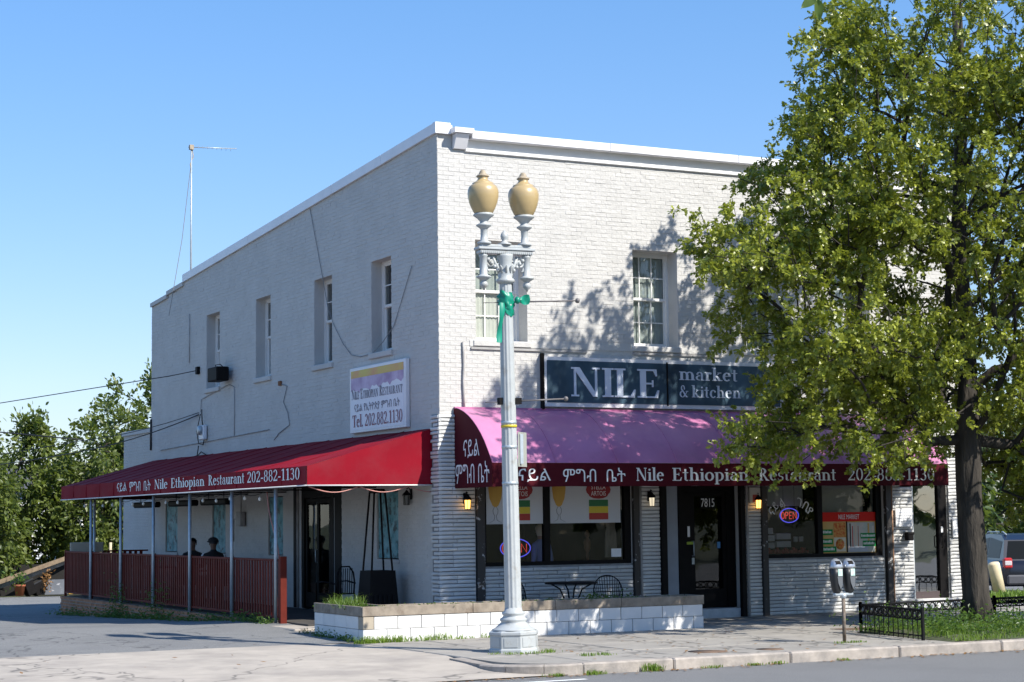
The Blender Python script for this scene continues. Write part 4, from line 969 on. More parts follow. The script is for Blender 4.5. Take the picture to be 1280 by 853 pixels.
# ------------------------------------------------------------------ planter
pt = empty('block_planter', (0,0,0), 'long white block planter with a weathered timber cap along the pavement', 'planter')
px0, px1, py0, pyr = -2.5, 3.78, -2.47, -.42
H1, H2 = .195, .393
bl = {}
def block(x0, y0, x1, y1, z0, z1, m=M_BLOCK):
    k = (round(x1-x0,3), round(y1-y0,3), round(z1-z0,3), m.name)
    if k not in bl: bl[k] = MB().bbox(-k[0]/2,-k[1]/2,-k[2]/2,k[0]/2,k[1]/2,k[2]/2,.006).mesh('block', m)
    link_mesh('block', bl[k], pt, ((x0+x1)/2, (y0+y1)/2+random.uniform(-.003,.003), (z0+z1)/2))
g = .0045
for row, (z0, z1) in enumerate(((-.02,H1-.004),(H1+.002,H2-.002))):
    x = px0+(.19 if row else .0)
    if row: block(px0+g, py0, px0+.19-g, py0+.19, z0, z1, mat('bare_block',(.36,.31,.24),.9,var=.1,bump=.5))
    while x < px1-.05:
        w = .405 if not (row == 0 and x == px0) else .41; b = min(px1, x+w)
        block(x+g, py0, b-g, py0+.19, z0, z1); x = b
    y = py0+.19
    y = y if row == 0 else y
    while y < pyr-.05:
        b = min(pyr, y+.48); block(px0, y+g, px0+.19, b-g, z0, z1); y = b
    y = py0+.19
    block(px1-.19, y+g, px1, y+.35, z0, z1)
mb = MB(); mb.box(px0+.012,py0+.012,-.03,px1-.012,py0+.18,H2-.006); mb.box(px0+.012,py0+.18,-.03,px0+.18,pyr-.01,H2-.006); mb.box(px1-.18,py0+.18,-.03,px1-.012,py0+.53,H2-.006); mb.build('mortar_core', M_JOINT, pt)
segs = [(px0-.01,-.6),(-.6,.9),(.9,2.15),(2.15,px1+.01)]
for a, b in segs: MB().bbox(a+.003,py0-.012,H2+.003,b-.003,py0+.032,.548,.006).build('timber_board', M_WOOD, pt)
MB().bbox(px0-.012,py0+.034,H2+.003,px0+.03,pyr,.548,.006).build('timber_board', M_WOOD, pt)
MB().bbox(px1-.03,py0+.034,H2+.003,px1+.01,py0+.55,.545,.006).build('timber_board', M_WOOD, pt)
MB().bbox(px0+.5,py0+.55,.0,px1-.03,py0+.59,.545,.006).build('back_board', M_WOOD, pt); MB().bbox(px0+.5,py0+.59,.0,px0+.54,pyr,.545,.006).build('back_board', M_WOOD, pt)
mb = MB(); mb.box(px0+.032,py0+.034,.3,px1-.032,py0+.548,.515); mb.box(px0+.032,py0+.549,.3,px0+.498,pyr,.515); mb.build('soil', M_SOIL, pt)

# ------------------------------------------------------------------ patio: floor, brick plinth, railing
pf = empty('patio_floor', kind='structure')
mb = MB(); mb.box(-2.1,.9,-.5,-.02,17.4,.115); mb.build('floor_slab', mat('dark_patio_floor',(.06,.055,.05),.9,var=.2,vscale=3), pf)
MB().bbox(-2.6,.25,-.3,-.05,1.6,.085,.02).build('entrance_slab', M_APRON, pf)
bp = empty('brick_plinth', (0,0,0), 'low raw brick plinth under the red patio railing', 'plinth')
mb = MB()
for i in range(16):
    y0, y1 = 1.95+i*.97, 1.95+(i+1)*.97; mb.box(-2.29,y0,-.6,-2.11,y1,.095)
mb.box(-2.11,17.27,-.6,-.1,17.45,.095)
mb.build('mortar_core', M_MORTAR, bp)
bm1 = MB().bbox(-.05,-.103,-.029,.05,.103,.029,.004).mesh('brick', M_BRICK); bx2 = MB().bbox(-.05,-.05,-.029,.05,.05,.029,.004).mesh('brick', M_BRICK)
allb = []
row = 0; z = .067
while z > -.45:
    y = 1.98+(.11 if row % 2 else 0)
    while y < 17.38:
        if z+.03 > lot_z(-2.3, y)-.06: allb.append((y, z))
        y += .222
    z -= .074; row += 1
allb.sort(); rest = MB()
for k, (y, z) in enumerate(allb):
    xo = -2.25+random.uniform(-.004,.004)
    if k < 300: link_mesh('brick', bm1, bp, (xo, y+.1, z), (0,0,random.uniform(-.01,.01)))
    else: rest.box(xo-.05, y, z-.029, xo+.05, y+.205, z+.029)
rest.build('brickwork', M_BRICK, bp, kind='stuff')
rl = empty('patio_railing', (0,0,0), 'dark red slatted metal railing enclosing the patio under the awning', 'railing')
posts = [1.95,3.75,4.72,7.25,9.8,12.35,14.9,17.38]
secs = [(1.95,4.62),(4.62,7.18),(7.18,9.74),(9.74,12.3),(12.3,14.86),(14.86,17.38)]
slm = MB().bbox(-.010,-.037,0,.010,.037,.97,.003).mesh('slat', M_RAIL)
MB().bbox(-2.26,1.83,.0,-2.14,1.95,1.27,.006).build('end_post', M_RAIL, rl)
for (a, b) in secs:
    for z in (.20, 1.20):
        MB().bbox(-2.225,a+.03,z-.02,-2.175,b-.03,z+.02,.004).build('rail', M_RAIL, rl)
    MB().bbox(-2.23,b-.03,.11,-2.17,b+.03,1.24,.004).build('post', M_RAIL, rl)
    n = 18
    for k in range(n):
        y = a+.03+(b-a-.06)*(k+.5)/n
        link_mesh('slat', slm, rl, (-2.2, y+random.uniform(-.006,.006), .215), (random.uniform(-.006,.006),0,0))
for k in range(14):
    link_mesh('slat', slm, rl, (-2.1+k*.14, 17.38, .215), (0,0,math.pi/2))
for z in (.20,1.20): MB().bbox(-2.17,17.355,z-.02,-.1,17.405,z+.02,.004).build('rail', M_RAIL, rl)

# string lights, heaters, cables under the patio awning
sl = empty('string_lights', (0,0,0), 'string of clear bulbs hung along the inside of the patio awning', 'string lights')
pts = []
for i in range(61):
    t = i/60; y = 16.5-13.4*t; pts.append((-2.12, y, 2.42-.05*abs(math.sin(t*math.pi*11))))
MB().tube(pts, .006, 4).build('cord', M_CABLE, sl)
bm_ = MB(); bm_.lathe([(.010,.04),(.014,.025),(.032,.0),(.027,-.03),(.008,-.045)], n=8); bme = bm_.mesh('bulb', mat('clear_bulb', (.8,.8,.76), .2))
for k in range(16):
    y = 15.9-.84*k; link_mesh('bulb', bme, sl, (-2.12, y, 2.33+.02*math.sin(k*2.)))
for k, (y, x, lb) in enumerate(((13.4,-1.3,'farthest of three black tube heaters hung under the patio awning'),(10.6,-1.3,'middle one of three black tube heaters hung under the patio awning'),(8.3,-1.3,'nearest of three black tube heaters hung under the patio awning'))):
    h = empty('tube_heater', (x,y,2.32), lb, 'heater', 'heaters under the patio awning')
    MB().bbox(-.09,-.85,-.075,.09,.85,.06,.03).build('housing', M_BLACK, h); mb = MB()
    for s_ in (-.5,.5): mb.tube([(0,s_,.04),(0,s_,.22)], .01, 5)
    mb.build('hanger', M_BLACK, h)
pts = [(-2.3,2.1+.0,2.42)]
ca = MB()
for i in range(25):
    t = i/24; pts = None
P_ = []
for i in range(41):
    t = i/40; x = -2.3+2.3*t; P_.append((x, .34+.0*t, 2.47-.10*abs(math.sin(t*math.pi*2.5))))
ca.tube(P_, .010, 5); ca.build('hanging_cable', mat('pink_cable',(.45,.2,.17),.5), None, 'pinkish cable looped along the near lower edge of the patio awning', 'cable')
ca = MB(); P_ = [(-2.18,2.75-.65*t+.06*math.sin(t*6), 2.42-1.3*t) for t in [i/16 for i in range(17)]]; ca.tube(P_, .012, 5)
ca.build('extension_cable', MATS['pink_cable'], None, 'pinkish cable twisted down around the nearest awning pole', 'cable')

# ------------------------------------------------------------------ street lamp
lp = empty('street_lamp', (-1.48,-5.6,-.01), 'ornate white twin globe street lamp standing at the curb in front of the planter', 'street lamp', rot=(0,-.013,0))
LA = R(0)
mb = MB(); mb.lathe([(.372,0),(.372,.05),(.352,.07),(.352,.24),(.367,.26),(.367,.29),(.335,.315)], n=8, smooth=False, rot=R(22.5+10)); mb.build('base', M_LAMP, lp)
mb = MB()
for k in range(8):
    a = R(k*45+10); M = Matrix.Rotation(a, 3, 'Z'); mb.cbox(M @ Vector((.326,0,.155)), .012, .19, .13, M)
mb.build('base_panel', M_LAMP, lp)
mb = MB(); mb.lathe([(.325,.315),(.30,.335),(.27,.345),(.22,.39),(.175,.43),(.195,.45),(.195,.475),(.16,.495),(.145,.52),(.165,.54),(.165,.565),(.13,.585),(.12,.63)], n=24); mb.build('base_moulding', M_LAMP, lp)
sh = MB(); n = 24; pr = [(.123,.62),(.120,.70),(.115,2.2),(.107,3.6),(.094,5.0),(.09,5.34)]
vs = []
for (r, z) in pr:
    for k in range(48):
        a = 2*math.pi*k/48; rr = r*(1-.10*(.5-.5*math.cos(a*12))); vs.append((rr*math.cos(a), rr*math.sin(a), z))
sh.smooth = True; sh.add(vs, [(i*48+k, i*48+(k+1)%48, (i+1)*48+(k+1)%48, (i+1)*48+k) for i in range(len(pr)-1) for k in range(48)]); sh.build('fluted_shaft', M_LAMP, lp)
mb = MB(); mb.lathe([(.09,5.40),(.135,5.43),(.135,5.46),(.10,5.49),(.11,5.54),(.10,5.60),(.10,5.72),(.12,5.80),(.12,5.83)], n=20)
for k in range(10):
    a = 2*math.pi*k/10; mb.tube([(.09*math.cos(a),.09*math.sin(a),5.54),(.12*math.cos(a),.12*math.sin(a),5.64),(.15*math.cos(a),.15*math.sin(a),5.66)], [.02,.016,.008], 5)
mb.build('capital', M_LAMP, lp, loc=(0,0,-.12))
mb = MB(); mb.bbox(-.43,-.075,5.83,.43,.075,5.88,.01); mb.bbox(-.46,-.09,5.885,.46,.09,5.925,.01); mb.bbox(-.40,-.06,5.925,.40,.06,5.97,.01)
for k in range(26): mb.box(-.41+k*.0325,-.083,5.835,-.395+k*.0325,.083,5.872)
mb.build('crossbar', M_LAMP, lp, loc=(0,0,-.12))
for s_ in (-1, 1):
    sc = MB()
    def spiral(cx, cz, r0, turns, a0, dirn, w):
        pts = [];
        for i in range(26):
            t = i/25; a = a0+dirn*turns*2*math.pi*t; r = r0*(1-.8*t); pts.append((s_*(cx+r*math.cos(a)), 0, cz+r*math.sin(a)))
        sc.tube(pts, w, 6)
    spiral(.235,5.71,.075,1.3,R(90),-1,.018); spiral(.10,5.68,.06,1.1,R(60),1,.016)
    sc.tube([(s_*.03,0,5.55),(s_*.10,0,5.60),(s_*.16,0,5.70),(s_*.20,0,5.80)], .024, 6); sc.tube([(s_*.30,0,5.80),(s_*.31,0,5.68),(s_*.29,0,5.60),(s_*.26,0,5.58)], .017, 6)
    for q in range(4): sc.sphere((s_*(.13+.05*q), -.02, 5.60+.05*q), .03, 6)
    sc.build('scroll_bracket', M_LAMP, lp, loc=(0,0,-.12))
    dp = MB(); dp.lathe([(r_,5.83-(5.83-z_)*.80) for r_, z_ in [(.06,5.83),(.07,5.79),(.055,5.77),(.055,5.46),(.07,5.44),(.11,5.42),(.11,5.40),(.07,5.37),(.04,5.345),(.035,5.33),(.05,5.31),(.062,5.275),(.05,5.235),(.02,5.20),(.008,5.165)]], (s_*.35,0,0), 16); dp.build('drop_finial', M_LAMP, lp, loc=(0,0,-.12))
    st = MB(); st.lathe([(.10,5.97),(.10,6.0),(.055,6.02),(.05,6.10),(.052,6.19),(.06,6.20),(.11,6.235),(.115,6.25),(.06,6.275),(.055,6.30),(.10,6.35),(.15,6.385),(.155,6.40),(.13,6.42)], (s_*.33,0,0), 18); st.build('lamp_holder', M_LAMP, lp, loc=(0,0,-.12))
    gl = MB(); gl.lathe([(.11,6.40),(.14,6.43),(.172,6.49),(.203,6.57),(.222,6.65),(.227,6.72),(.22,6.77),(.20,6.81),(.172,6.835),(.155,6.84),(.155,6.86),(.145,6.868),(.115,6.88),(.08,6.91),(.07,6.935),(.085,6.955)], (s_*.33,0,0), 24); gl.build('globe', M_GLOBE, lp, loc=(0,0,-.12))
    fn = MB(); fn.lathe([(.085,6.95),(.10,6.965),(.075,6.985),(.055,6.995),(.05,7.02),(.03,7.05),(.005,7.06)], (s_*.33,0,0), 14); fn.build('globe_cap', M_TIPM, lp, loc=(0,0,-.12))
mb = MB(); mb.lathe([(.10,5.97),(.10,5.99),(.05,6.01),(.035,6.04),(.055,6.07),(.058,6.11),(.04,6.15),(.02,6.175),(.005,6.19)], n=14); mb.build('centre_finial', M_LAMP, lp, loc=(0,0,-.12))
for z, r in ((3.27,.110),(2.92,.112),(2.40,.115)): MB().lathe([(r,z-.02),(r+.004,z-.018),(r+.004,z+.018),(r,z+.02)], n=20).build('steel_band', M_GALV, lp)
MB().lathe([(.112,3.20),(.118,3.202),(.118,3.235),(.112,3.237)], n=20).build('yellow_band', mat('yellow_tape',(.55,.42,.03),.5), lp)
for k, (z, x1, lb) in enumerate(((5.02,1.08,'upper banner rod on the lamp post'),(3.58,.86,'lower banner rod'))):
    mb = MB(); d = Vector((.985,-.17,0)); r0 = .09 if k == 0 else .10
    mb.tube([d*-(r0+.02)+Vector((0,0,z-.01)), d*-(r0+.25)+Vector((0,0,z-.015))], .006, 5)
    mb.tube([d*r0+Vector((0,0,z)), d*x1+Vector((0,0,z+.03))], .013, 6); mb.sphere(d*(x1+.02)+Vector((0,0,z+.03)), .038, 8)
    mb.build('banner_rod', mat('dark_steel_rod',(.12,.11,.11),.5), lp)
mb = MB(); mb.cbox((.13,-.03,3.58),.10,.09,.09); mb.cbox((-.12,.02,3.58),.06,.08,.10); mb.build('rod_clamp', M_BLACK, lp)
# sign plate seen from its edge, fixed on the right of the pole
sp = empty('parking_sign', (-1.30,-5.56,2.62), 'grey parking sign seen almost edge on, strapped to the lamp post', 'sign')
M = Matrix.Rotation(R(41), 3, 'Z'); mb = MB(); mb.cbox(M @ Vector((.10,0,0))+Vector((-.03,0,.26)), .34, .006, .50, M); mb.build('sign_plate', mat('sign_back_grey',(.30,.31,.28),.5,var=.05), sp)
MB().box(-.03,-.02,.05,.02,.02,.48).build('bracket', M_GALV, sp)
# green ribbon
rb = empty('green_ribbon', (-1.55,-5.6,4.85), 'green satin cloth knotted round the lamp post with a long hanging tail', 'ribbon')
mb = MB(); mb.smooth = True; vs = []; n = 28
for j in range(9):
    for i in range(n):
        a = 2*math.pi*i/n; zz = .06+.026*j+.05*math.cos(a+.6)*(1-j/12)*(-1); r = .112+.018*math.sin(j*2.1+a*3)+.012*math.sin(a*5+j); 
        if j in (0, 8): r -= .02
        lowf = 1.5 if math.sin(a) < 0 else 1; zz = (zz-.18)*lowf+.18
        vs.append((r*math.cos(a), r*math.sin(a), zz))
mb.add(vs, [(j*n+i, j*n+(i+1)%n, (j+1)*n+(i+1)%n, (j+1)*n+i) for j in range(8) for i in range(n)]); mb.build('wrap', M_TEAL, rb)
mb = MB(); mb.sphere((.14,-.10,.18), .045, 8, (1,1,1.2)); mb.build('knot', M_TEAL, rb)
mb = MB(); mb.smooth = True
rows = []
for i in range(7):
    t = i/6; w = .02+.055*math.sin(t*2.3); c = Vector((.17+.17*t,-.11,.18+.02*t)); rows += [c+Vector((0,.02*math.sin(t*7),w)), c+Vector((.0,-.04*math.cos(t*5),0)), c+Vector((0,.02,-w))]
mb.add(rows, [(3*i+j, 3*i+j+1, 3*i+j+4, 3*i+j+3) for i in range(6) for j in range(2)]); mb.build('bow', M_TEAL, rb)
mb = MB(); mb.smooth = True; rows = []
for i in range(15):
    t = i/14; c = Vector((-.105-.05*t, -.09-.02*math.sin(t*6), .14-.58*t)); w = .038+.008*math.sin(t*9)
    rows += [c+Vector((-w,0,0)), c+Vector((0,-.022,-.01)), c+Vector((w,0,0))]
mb.add(rows, [(3*i+j, 3*i+j+1, 3*i+j+4, 3*i+j+3) for i in range(14) for j in range(2)]); mb.build('tail', M_TEAL, rb)

# ------------------------------------------------------------------ parking meter
pm = empty('parking_meter', (3.36,-6.9,-.01), 'twin headed silver and black parking meter on a rusty post', 'parking meter')
MB().tube([(0,0,0),(0,0,.70)], .028, 10).build('post', mat('rusty_post',(.10,.065,.04),.8,col2=(.2,.17,.14),vscale=14,bump=.4), pm)
mb = MB(); mb.bbox(-.17,-.035,.69,.17,.035,.735,.012); mb.sphere((0,0,.69), .05, 8); mb.build('yoke', M_GALV, pm)
MMET = mat('meter_black_housing',(.02,.022,.024),.4,spec=.4); MSIL = mat('meter_silver',(.45,.47,.5),.28,metal=.6)
for s_ in (-.115,.115):
    body = MB(); secs_ = [(.045,.04,.735),(.058,.05,.76),(.075,.06,.82),(.088,.07,.90),(.092,.075,1.00),(.092,.075,1.10)]
    vs = []
    for (a, b, z) in secs_:
        for k in range(12):
            an = 2*math.pi*k/12; ca_, sa_ = math.cos(an), math.sin(an); vs.append((s_+a*math.copysign(abs(ca_)**.6, ca_), b*math.copysign(abs(sa_)**.6, sa_), z))
    body.smooth = True; body.add(vs, [(i*12+k, i*12+(k+1)%12, (i+1)*12+(k+1)%12, (i+1)*12+k) for i in range(5) for k in range(12)]+[tuple(range(12))[::-1], tuple(60+k for k in range(12))]); body.build('housing', MMET, pm)
    dome = MB(); vs = []
    for (a, b, z, yo) in ((.097,.08,1.10,0),(.097,.08,1.125,0),(.088,.072,1.18,.0),(.06,.05,1.225,.012),(.02,.02,1.245,.02)):
        for k in range(12):
            an = 2*math.pi*k/12; ca_, sa_ = math.cos(an), math.sin(an); vs.append((s_+a*math.copysign(abs(ca_)**.7, ca_), yo+b*math.copysign(abs(sa_)**.7, sa_), z))
    dome.smooth = True; dome.add(vs, [(i*12+k, i*12+(k+1)%12, (i+1)*12+(k+1)%12, (i+1)*12+k) for i in range(4) for k in range(12)]+[tuple(range(12))[::-1], tuple(48+k for k in range(12))]); dome.build('dome', MSIL, pm)
    Mx = Matrix.Rotation(R(-38), 3, 'X'); d = MB(); d.cbox((s_-.01,-.062,1.185), .085, .012, .055, Mx); d.build('display', M_BLACK, pm)
    MB().bbox(s_-.025,-.082,.985,s_+.055,-.072,1.09,.003).build('sticker', mat('meter_sticker',(.35,.6,.5),.5,col2=(.6,.65,.62),vscale=20), pm)
    q = MB(); q.prism([(-.035,0),(.06,0),(.055,-.13),(.02,-.19),(-.02,-.1)], (s_,-.068,.98), (1,0,0), (0,0,1), (0,-1,0), 0, .008); q.build('coin_plate', mat('meter_grey_plate',(.16,.17,.18),.4,metal=.4), pm)

# ------------------------------------------------------------------ iron cafe set, patio heater, patio chair
def wire_chair(loc, rz, label):
    o = empty('wire_chair', loc, label, 'chair', 'black wire chairs at the cafe table', rot=(0,0,rz))
    b = MB(); rim = []
    for i in range(21):
        a = R(-20+220*i/20); rim.append((.27*math.cos(a), .20+.10*math.sin(a)*.6, .50+.36*max(0, math.sin(a))**.7 if math.sin(a) > 0 else .50))
    b.tube(rim, .011, 6)
    for i in range(1, 20):
        a = R(-20+220*i/20); x = .27*math.cos(a)
        if rim[i][2] > .54: b.tube([(x*.72,.16,.44),(x*.85,.22,.52),rim[i]], .0055, 4)
    for z in (.58,.70): b.tube([(.235*math.cos(R(t)), .19+.06*math.sin(R(t)), z) for t in range(10, 171, 20)], .005, 4)
    b.build('backrest', M_IRON, o)
    s_ = MB(); s_.tube([(.22*math.cos(R(t)), .22*math.sin(R(t)), .44) for t in range(0, 361, 20)], .010, 6, cap=False)
    for k in range(-4, 5): x = k*.045; y = math.sqrt(.22**2-x*x); s_.tube([(x,-y,.44),(x,y,.44)], .005, 4); s_.tube([(-y,x,.443),(y,x,.443)], .005, 4)
    s_.build('seat', M_IRON, o)
    for sx, sy in ((-1,-1),(1,-1),(-1,1),(1,1)): MB().tube([(sx*.14,sy*.14,.44),(sx*.20,sy*.20,.0)], .011, 6).build('leg', M_IRON, o)
    return o
tb = empty('cafe_table', (2.02,-1.0,0), 'round black iron cafe table between two wire chairs behind the planter', 'table')
mb = MB(); mb.lathe([(.44,.745),(.46,.75),(.46,.77),(.44,.775)], n=32, smooth=False); mb.build('tabletop', M_IRON, tb)
for k in range(4):
    a = R(45+90*k); c, s_ = math.cos(a), math.sin(a)
    MB().tube([(.36*c,.36*s_,.745),(.20*c,.20*s_,.66),(.13*c,.13*s_,.5),(.14*c,.14*s_,.3),(.28*c,.28*s_,0)], .014, 6).build('leg', M_IRON, tb)
wire_chair((1.22,-.95,0), R(90), 'black wire chair left of the iron table, half hidden by the lamp post')
wire_chair((2.95,-.80,0), R(-12), 'black wire chair with a fan shaped back right of the iron table')
hp = empty('pyramid_heater', (-.52,1.55,.11), 'black pyramid patio heater with four tall tubes beside the planter', 'patio heater')
mb = MB(); mb.add([(-.30,-.30,.0),(.30,-.30,.0),(.30,.30,.0),(-.30,.30,.0),(-.24,-.24,.88),(.24,-.24,.88),(.24,.24,.88),(-.24,.24,.88)], [(3,2,1,0),(4,5,6,7),(0,1,5,4),(1,2,6,5),(2,3,7,6),(3,0,4,7)]); mb.build('cabinet', M_BLACK, hp)
mb = MB()
for k in range(5): mb.box(-.2+.09*k,-.305,.15,-.17+.09*k,-.28,.45)
mb.build('vent_slot', M_IRON, hp)
for sx, sy in ((-1,-1),(1,-1),(1,1),(-1,1)):
    MB().tube([(sx*.26,sy*.26,.0),(sx*.105,sy*.105,2.28)], .018, 6).build('corner_tube', M_BLACK, hp)
mb = MB(); mb.lathe([(.15,2.26),(.16,2.30),(.14,2.34)], n=4, smooth=False, rot=R(45)); mb.build('top_plate', M_BLACK, hp)
pc = empty('patio_chair', (-.75,3.0,.11), 'black slatted metal armchair beside the patio heater', 'chair', rot=(0,0,R(20)))
mb = MB(); mb.tube([(-.22,-.26,.42),(-.22,-.28,.65),(-.20,-.27,.82),(-.10,-.27,.93),(.10,-.27,.93),(.20,-.27,.82),(.22,-.28,.65),(.22,-.26,.42)], .016, 6)
for k in range(-3, 4): mb.tube([(k*.055,-.26,.42),(k*.055,-.275,.90)], .009, 5)
mb.build('backrest', M_IRON, pc)
mb = MB()
for k in range(8): mb.bbox(-.25,-.25+k*.062,.42,.25,-.205+k*.062,.44,.004)
mb.build('seat', M_IRON, pc)
for s_ in (-1, 1):
    MB().tube([(s_*.26,-.26,.62),(s_*.28,.0,.66),(s_*.27,.22,.64),(s_*.26,.25,.0)], .015, 6).build('armrest', M_IRON, pc); MB().tube([(s_*.24,-.25,.44),(s_*.26,-.30,0)], .015, 6).build('leg', M_IRON, pc)
# patio table and people
def simple_chair(loc, rz, label):
    o = empty('patio_chair', loc, label, 'chair', 'chairs of the patio guests', rot=(0,0,rz))
    MB().bbox(-.22,-.22,.42,.22,.22,.46,.01).build('seat', M_IRON, o); MB().bbox(-.22,.19,.46,.22,.225,.92,.01).build('backrest', M_IRON, o)
    for sx, sy in ((-1,-1),(1,-1),(-1,1),(1,1)): MB().tube([(sx*.19,sy*.19,.42),(sx*.2,sy*.2,0)], .014, 5).build('leg', M_IRON, o)
def ptable(loc, label, w=.9, l=.9):
    o = empty('patio_table', loc, label, 'table', rot=(0,0,0))
    MB().bbox(-w/2,-l/2,.72,w/2,l/2,.75,.008).build('tabletop', M_BLACK, o)
    for sx, sy in ((-1,-1),(1,-1),(-1,1),(1,1)): MB().tube([(sx*(w/2-.06),sy*(l/2-.06),.72),(sx*(w/2-.06),sy*(l/2-.06),0)], .02, 6).build('leg', M_BLACK, o)
ptable((-1.2,9.5,.115), 'black patio table between the two seated men', .9, .5)
ptable((-1.0,14.2,.115), 'long black patio table near the far end of the railing', .8, 2.2)
MB().bbox(-.42,-.03,0,.42,.03,.25,.02).build('beige_board', mat('beige_board',(.5,.43,.33),.7), loc=(-1.75,17.1,1.18), label='pale beige board standing above the far end of the red railing', cat='board')

SKIN = {}
def person(loc, rz, P, radii, label, skin, cloth, hair_c, hairlen=0, cap=None, stripe=False, sc=1.):
    """ P: joint positions dict; body grown with a skin modifier as one surface """
    o = empty('person', loc, label, 'person', rot=(0,0,rz))
    edges = [('pel','sp1'),('sp1','sp2'),('sp2','neck'),('neck','head0'),('head0','head1'),('head1','head2'),
             ('sp2','shL'),('shL','elL'),('elL','wrL'),('wrL','paL'),('sp2','shR'),('shR','elR'),('elR','wrR'),('wrR','paR'),
             ('pel','hiL'),('hiL','knL'),('knL','anL'),('anL','toL'),('pel','hiR'),('hiR','knR'),('knR','anR'),('anR','toR')]
    for s_ in 'LR':
        w, p = Vector(P['wr'+s_]), Vector(P['pa'+s_]); d = (p-w).normalized(); sd = d.cross(Vector((0,0,1))).normalized()
        for k in range(4):
            b = p+sd*(k-1.5)*.021; L_ = (.036,.042,.04,.032)[k]
            P['f%d0%s' % (k, s_)] = b+d*.03; P['f%d1%s' % (k, s_)] = b+d*(.03+L_)+Vector((0,0,-.012)); P['f%d2%s' % (k, s_)] = b+d*(.03+L_*1.5)+Vector((0,0,-.035))
            edges += [('pa'+s_, 'f%d0%s' % (k, s_)), ('f%d0%s' % (k, s_), 'f%d1%s' % (k, s_)), ('f%d1%s' % (k, s_), 'f%d2%s' % (k, s_))]
            for q in range(3): radii['f%d%d%s' % (k, q, s_)] = .0095-.001*q
        sgn = 1 if s_ == 'L' else -1
        P['t0'+s_] = w+(p-w)*.4+sd*.035*sgn; P['t1'+s_] = P['t0'+s_]+d*.04+sd*.02*sgn; edges += [('wr'+s_, 't0'+s_), ('t0'+s_, 't1'+s_)]; radii['t0'+s_] = .011; radii['t1'+s_] = .009
    names = list(P); me = bpy.data.meshes.new('body'); me.from_pydata([tuple(Vector(P[n])*sc) for n in names], [(names.index(a), names.index(b)) for a, b in edges], [])
    bo = bpy.data.objects.new('body', me); COL.objects.link(bo)
    sk = bo.modifiers.new('skin', 'SKIN')
    for i, n in enumerate(names):
        v = me.skin_vertices[0].data[i]; r = radii[n]; v.radius = (r*sc, r*sc) if not isinstance(r, tuple) else (r[0]*sc, r[1]*sc); v.use_root = (n == 'pel')
    ss = bo.modifiers.new('sub', 'SUBSURF'); ss.levels = 1; ss.render_levels = 1
    dg = bpy.context.evaluated_depsgraph_get(); m2 = bpy.data.meshes.new_from_object(bo.evaluated_get(dg)); bpy.data.objects.remove(bo)
    m2.materials.clear(); m2.materials.append(cloth[0]); m2.materials.append(skin); m2.materials.append(cloth[1])
    nk = Vector(P['neck'])*sc; pe = Vector(P['pel'])*sc
    for p in m2.polygons:
        c = p.center; p.use_smooth = True
        hand = min((c-Vector(P['paL'])*sc).length, (c-Vector(P['paR'])*sc).length) < .12*sc
        p.material_index = 1 if (c.z > nk.z+.01 or hand) else (2 if c.z < pe.z-.0 or c.y < pe.y-.16*sc and c.z < pe.z+.12 else 0)
    body = bpy.data.objects.new('body', m2); COL.objects.link(body); body.parent = o
    h = Vector(P['head1'])*sc
    # facial features: nose, ears, brows (local -y is forward)
    f = MB(); f.smooth = True
    f.add([h+Vector(q)*sc for q in ((0,-.088,.03),(-.014,-.092,-.012),(.014,-.092,-.012),(0,-.118,-.012),(0,-.098,-.022))], [(0,1,3),(0,3,2),(1,4,3),(3,4,2)])
    for s_ in (-1,1): f.sphere(h+Vector((s_*.082,.0,.0))*sc, .024*sc, 6, (.4,.8,1.3))
    f.build('nose_and_ears', skin, o)
    e = MB()
    for s_ in (-1,1): e.sphere(h+Vector((s_*.032,-.086,.022))*sc, .010*sc, 6, (1.3,.5,.8)); 
    e.cbox(h+Vector((0,-.094,-.044))*sc, .045*sc, .008*sc, .009*sc); e.build('eyes_and_mouth', mat('eye_dark',(.05,.03,.03),.4), o)
    hm = MB(); hm.smooth = True; n = 14; vs = []; rows = 7
    for j in range(rows):
        t = j/(rows-1)
        for i in range(n):
            a = 2*math.pi*i/n; front = max(0, -math.sin(a)); lim = 1.75-(.95*front)+hairlen*1.2*(1-front); ph = .02+t*lim
            r = .104+.006*math.sin(i*5.3+j*3); z = h.z+(.03+.105*math.cos(min(ph, 1.9)))*sc-(max(0, ph-1.9)*.16)*sc
            rr = r*math.sin(min(ph, 1.7)); vs.append((h.x+rr*math.cos(a)*.92*sc, h.y+.010*sc+rr*math.sin(a)*1.08*sc, z))
    hm.add(vs, [(j*n+i, (j+1)*n+i, (j+1)*n+(i+1)%n, j*n+(i+1)%n) for j in range(rows-1) for i in range(n)]+[tuple(range(n))]); hm.build('hair', hair_c, o)
    if cap:
        c = MB(); c.smooth = True; c.lathe([(.113,.0),(.115,.03),(.10,.075),(.06,.105),(.01,.115)], tuple(h+Vector((0,.005,.035))*sc), 16)
        c.prism([(-.09,0),(.09,0),(.08,-.09),(.0,-.135),(-.08,-.09)], h+Vector((0,-.095,.04)), (1,0,0), (0,1,-.15), (0,0,1), 0, .008); c.build('cap', cap, o)
    if stripe:
        s_ = MB(); s_.tube([Vector(P['shL'])+Vector((.0,-.03,.06)), Vector(P['shL'])+Vector((.06,-.03,.01)), (Vector(P['shL'])+Vector(P['elL']))/2+Vector((.055,-.02,0)), Vector(P['elL'])+Vector((.045,-.02,0.02))], .018, 6); s_.build('sleeve_stripe', M_LETTER, o)
    return o
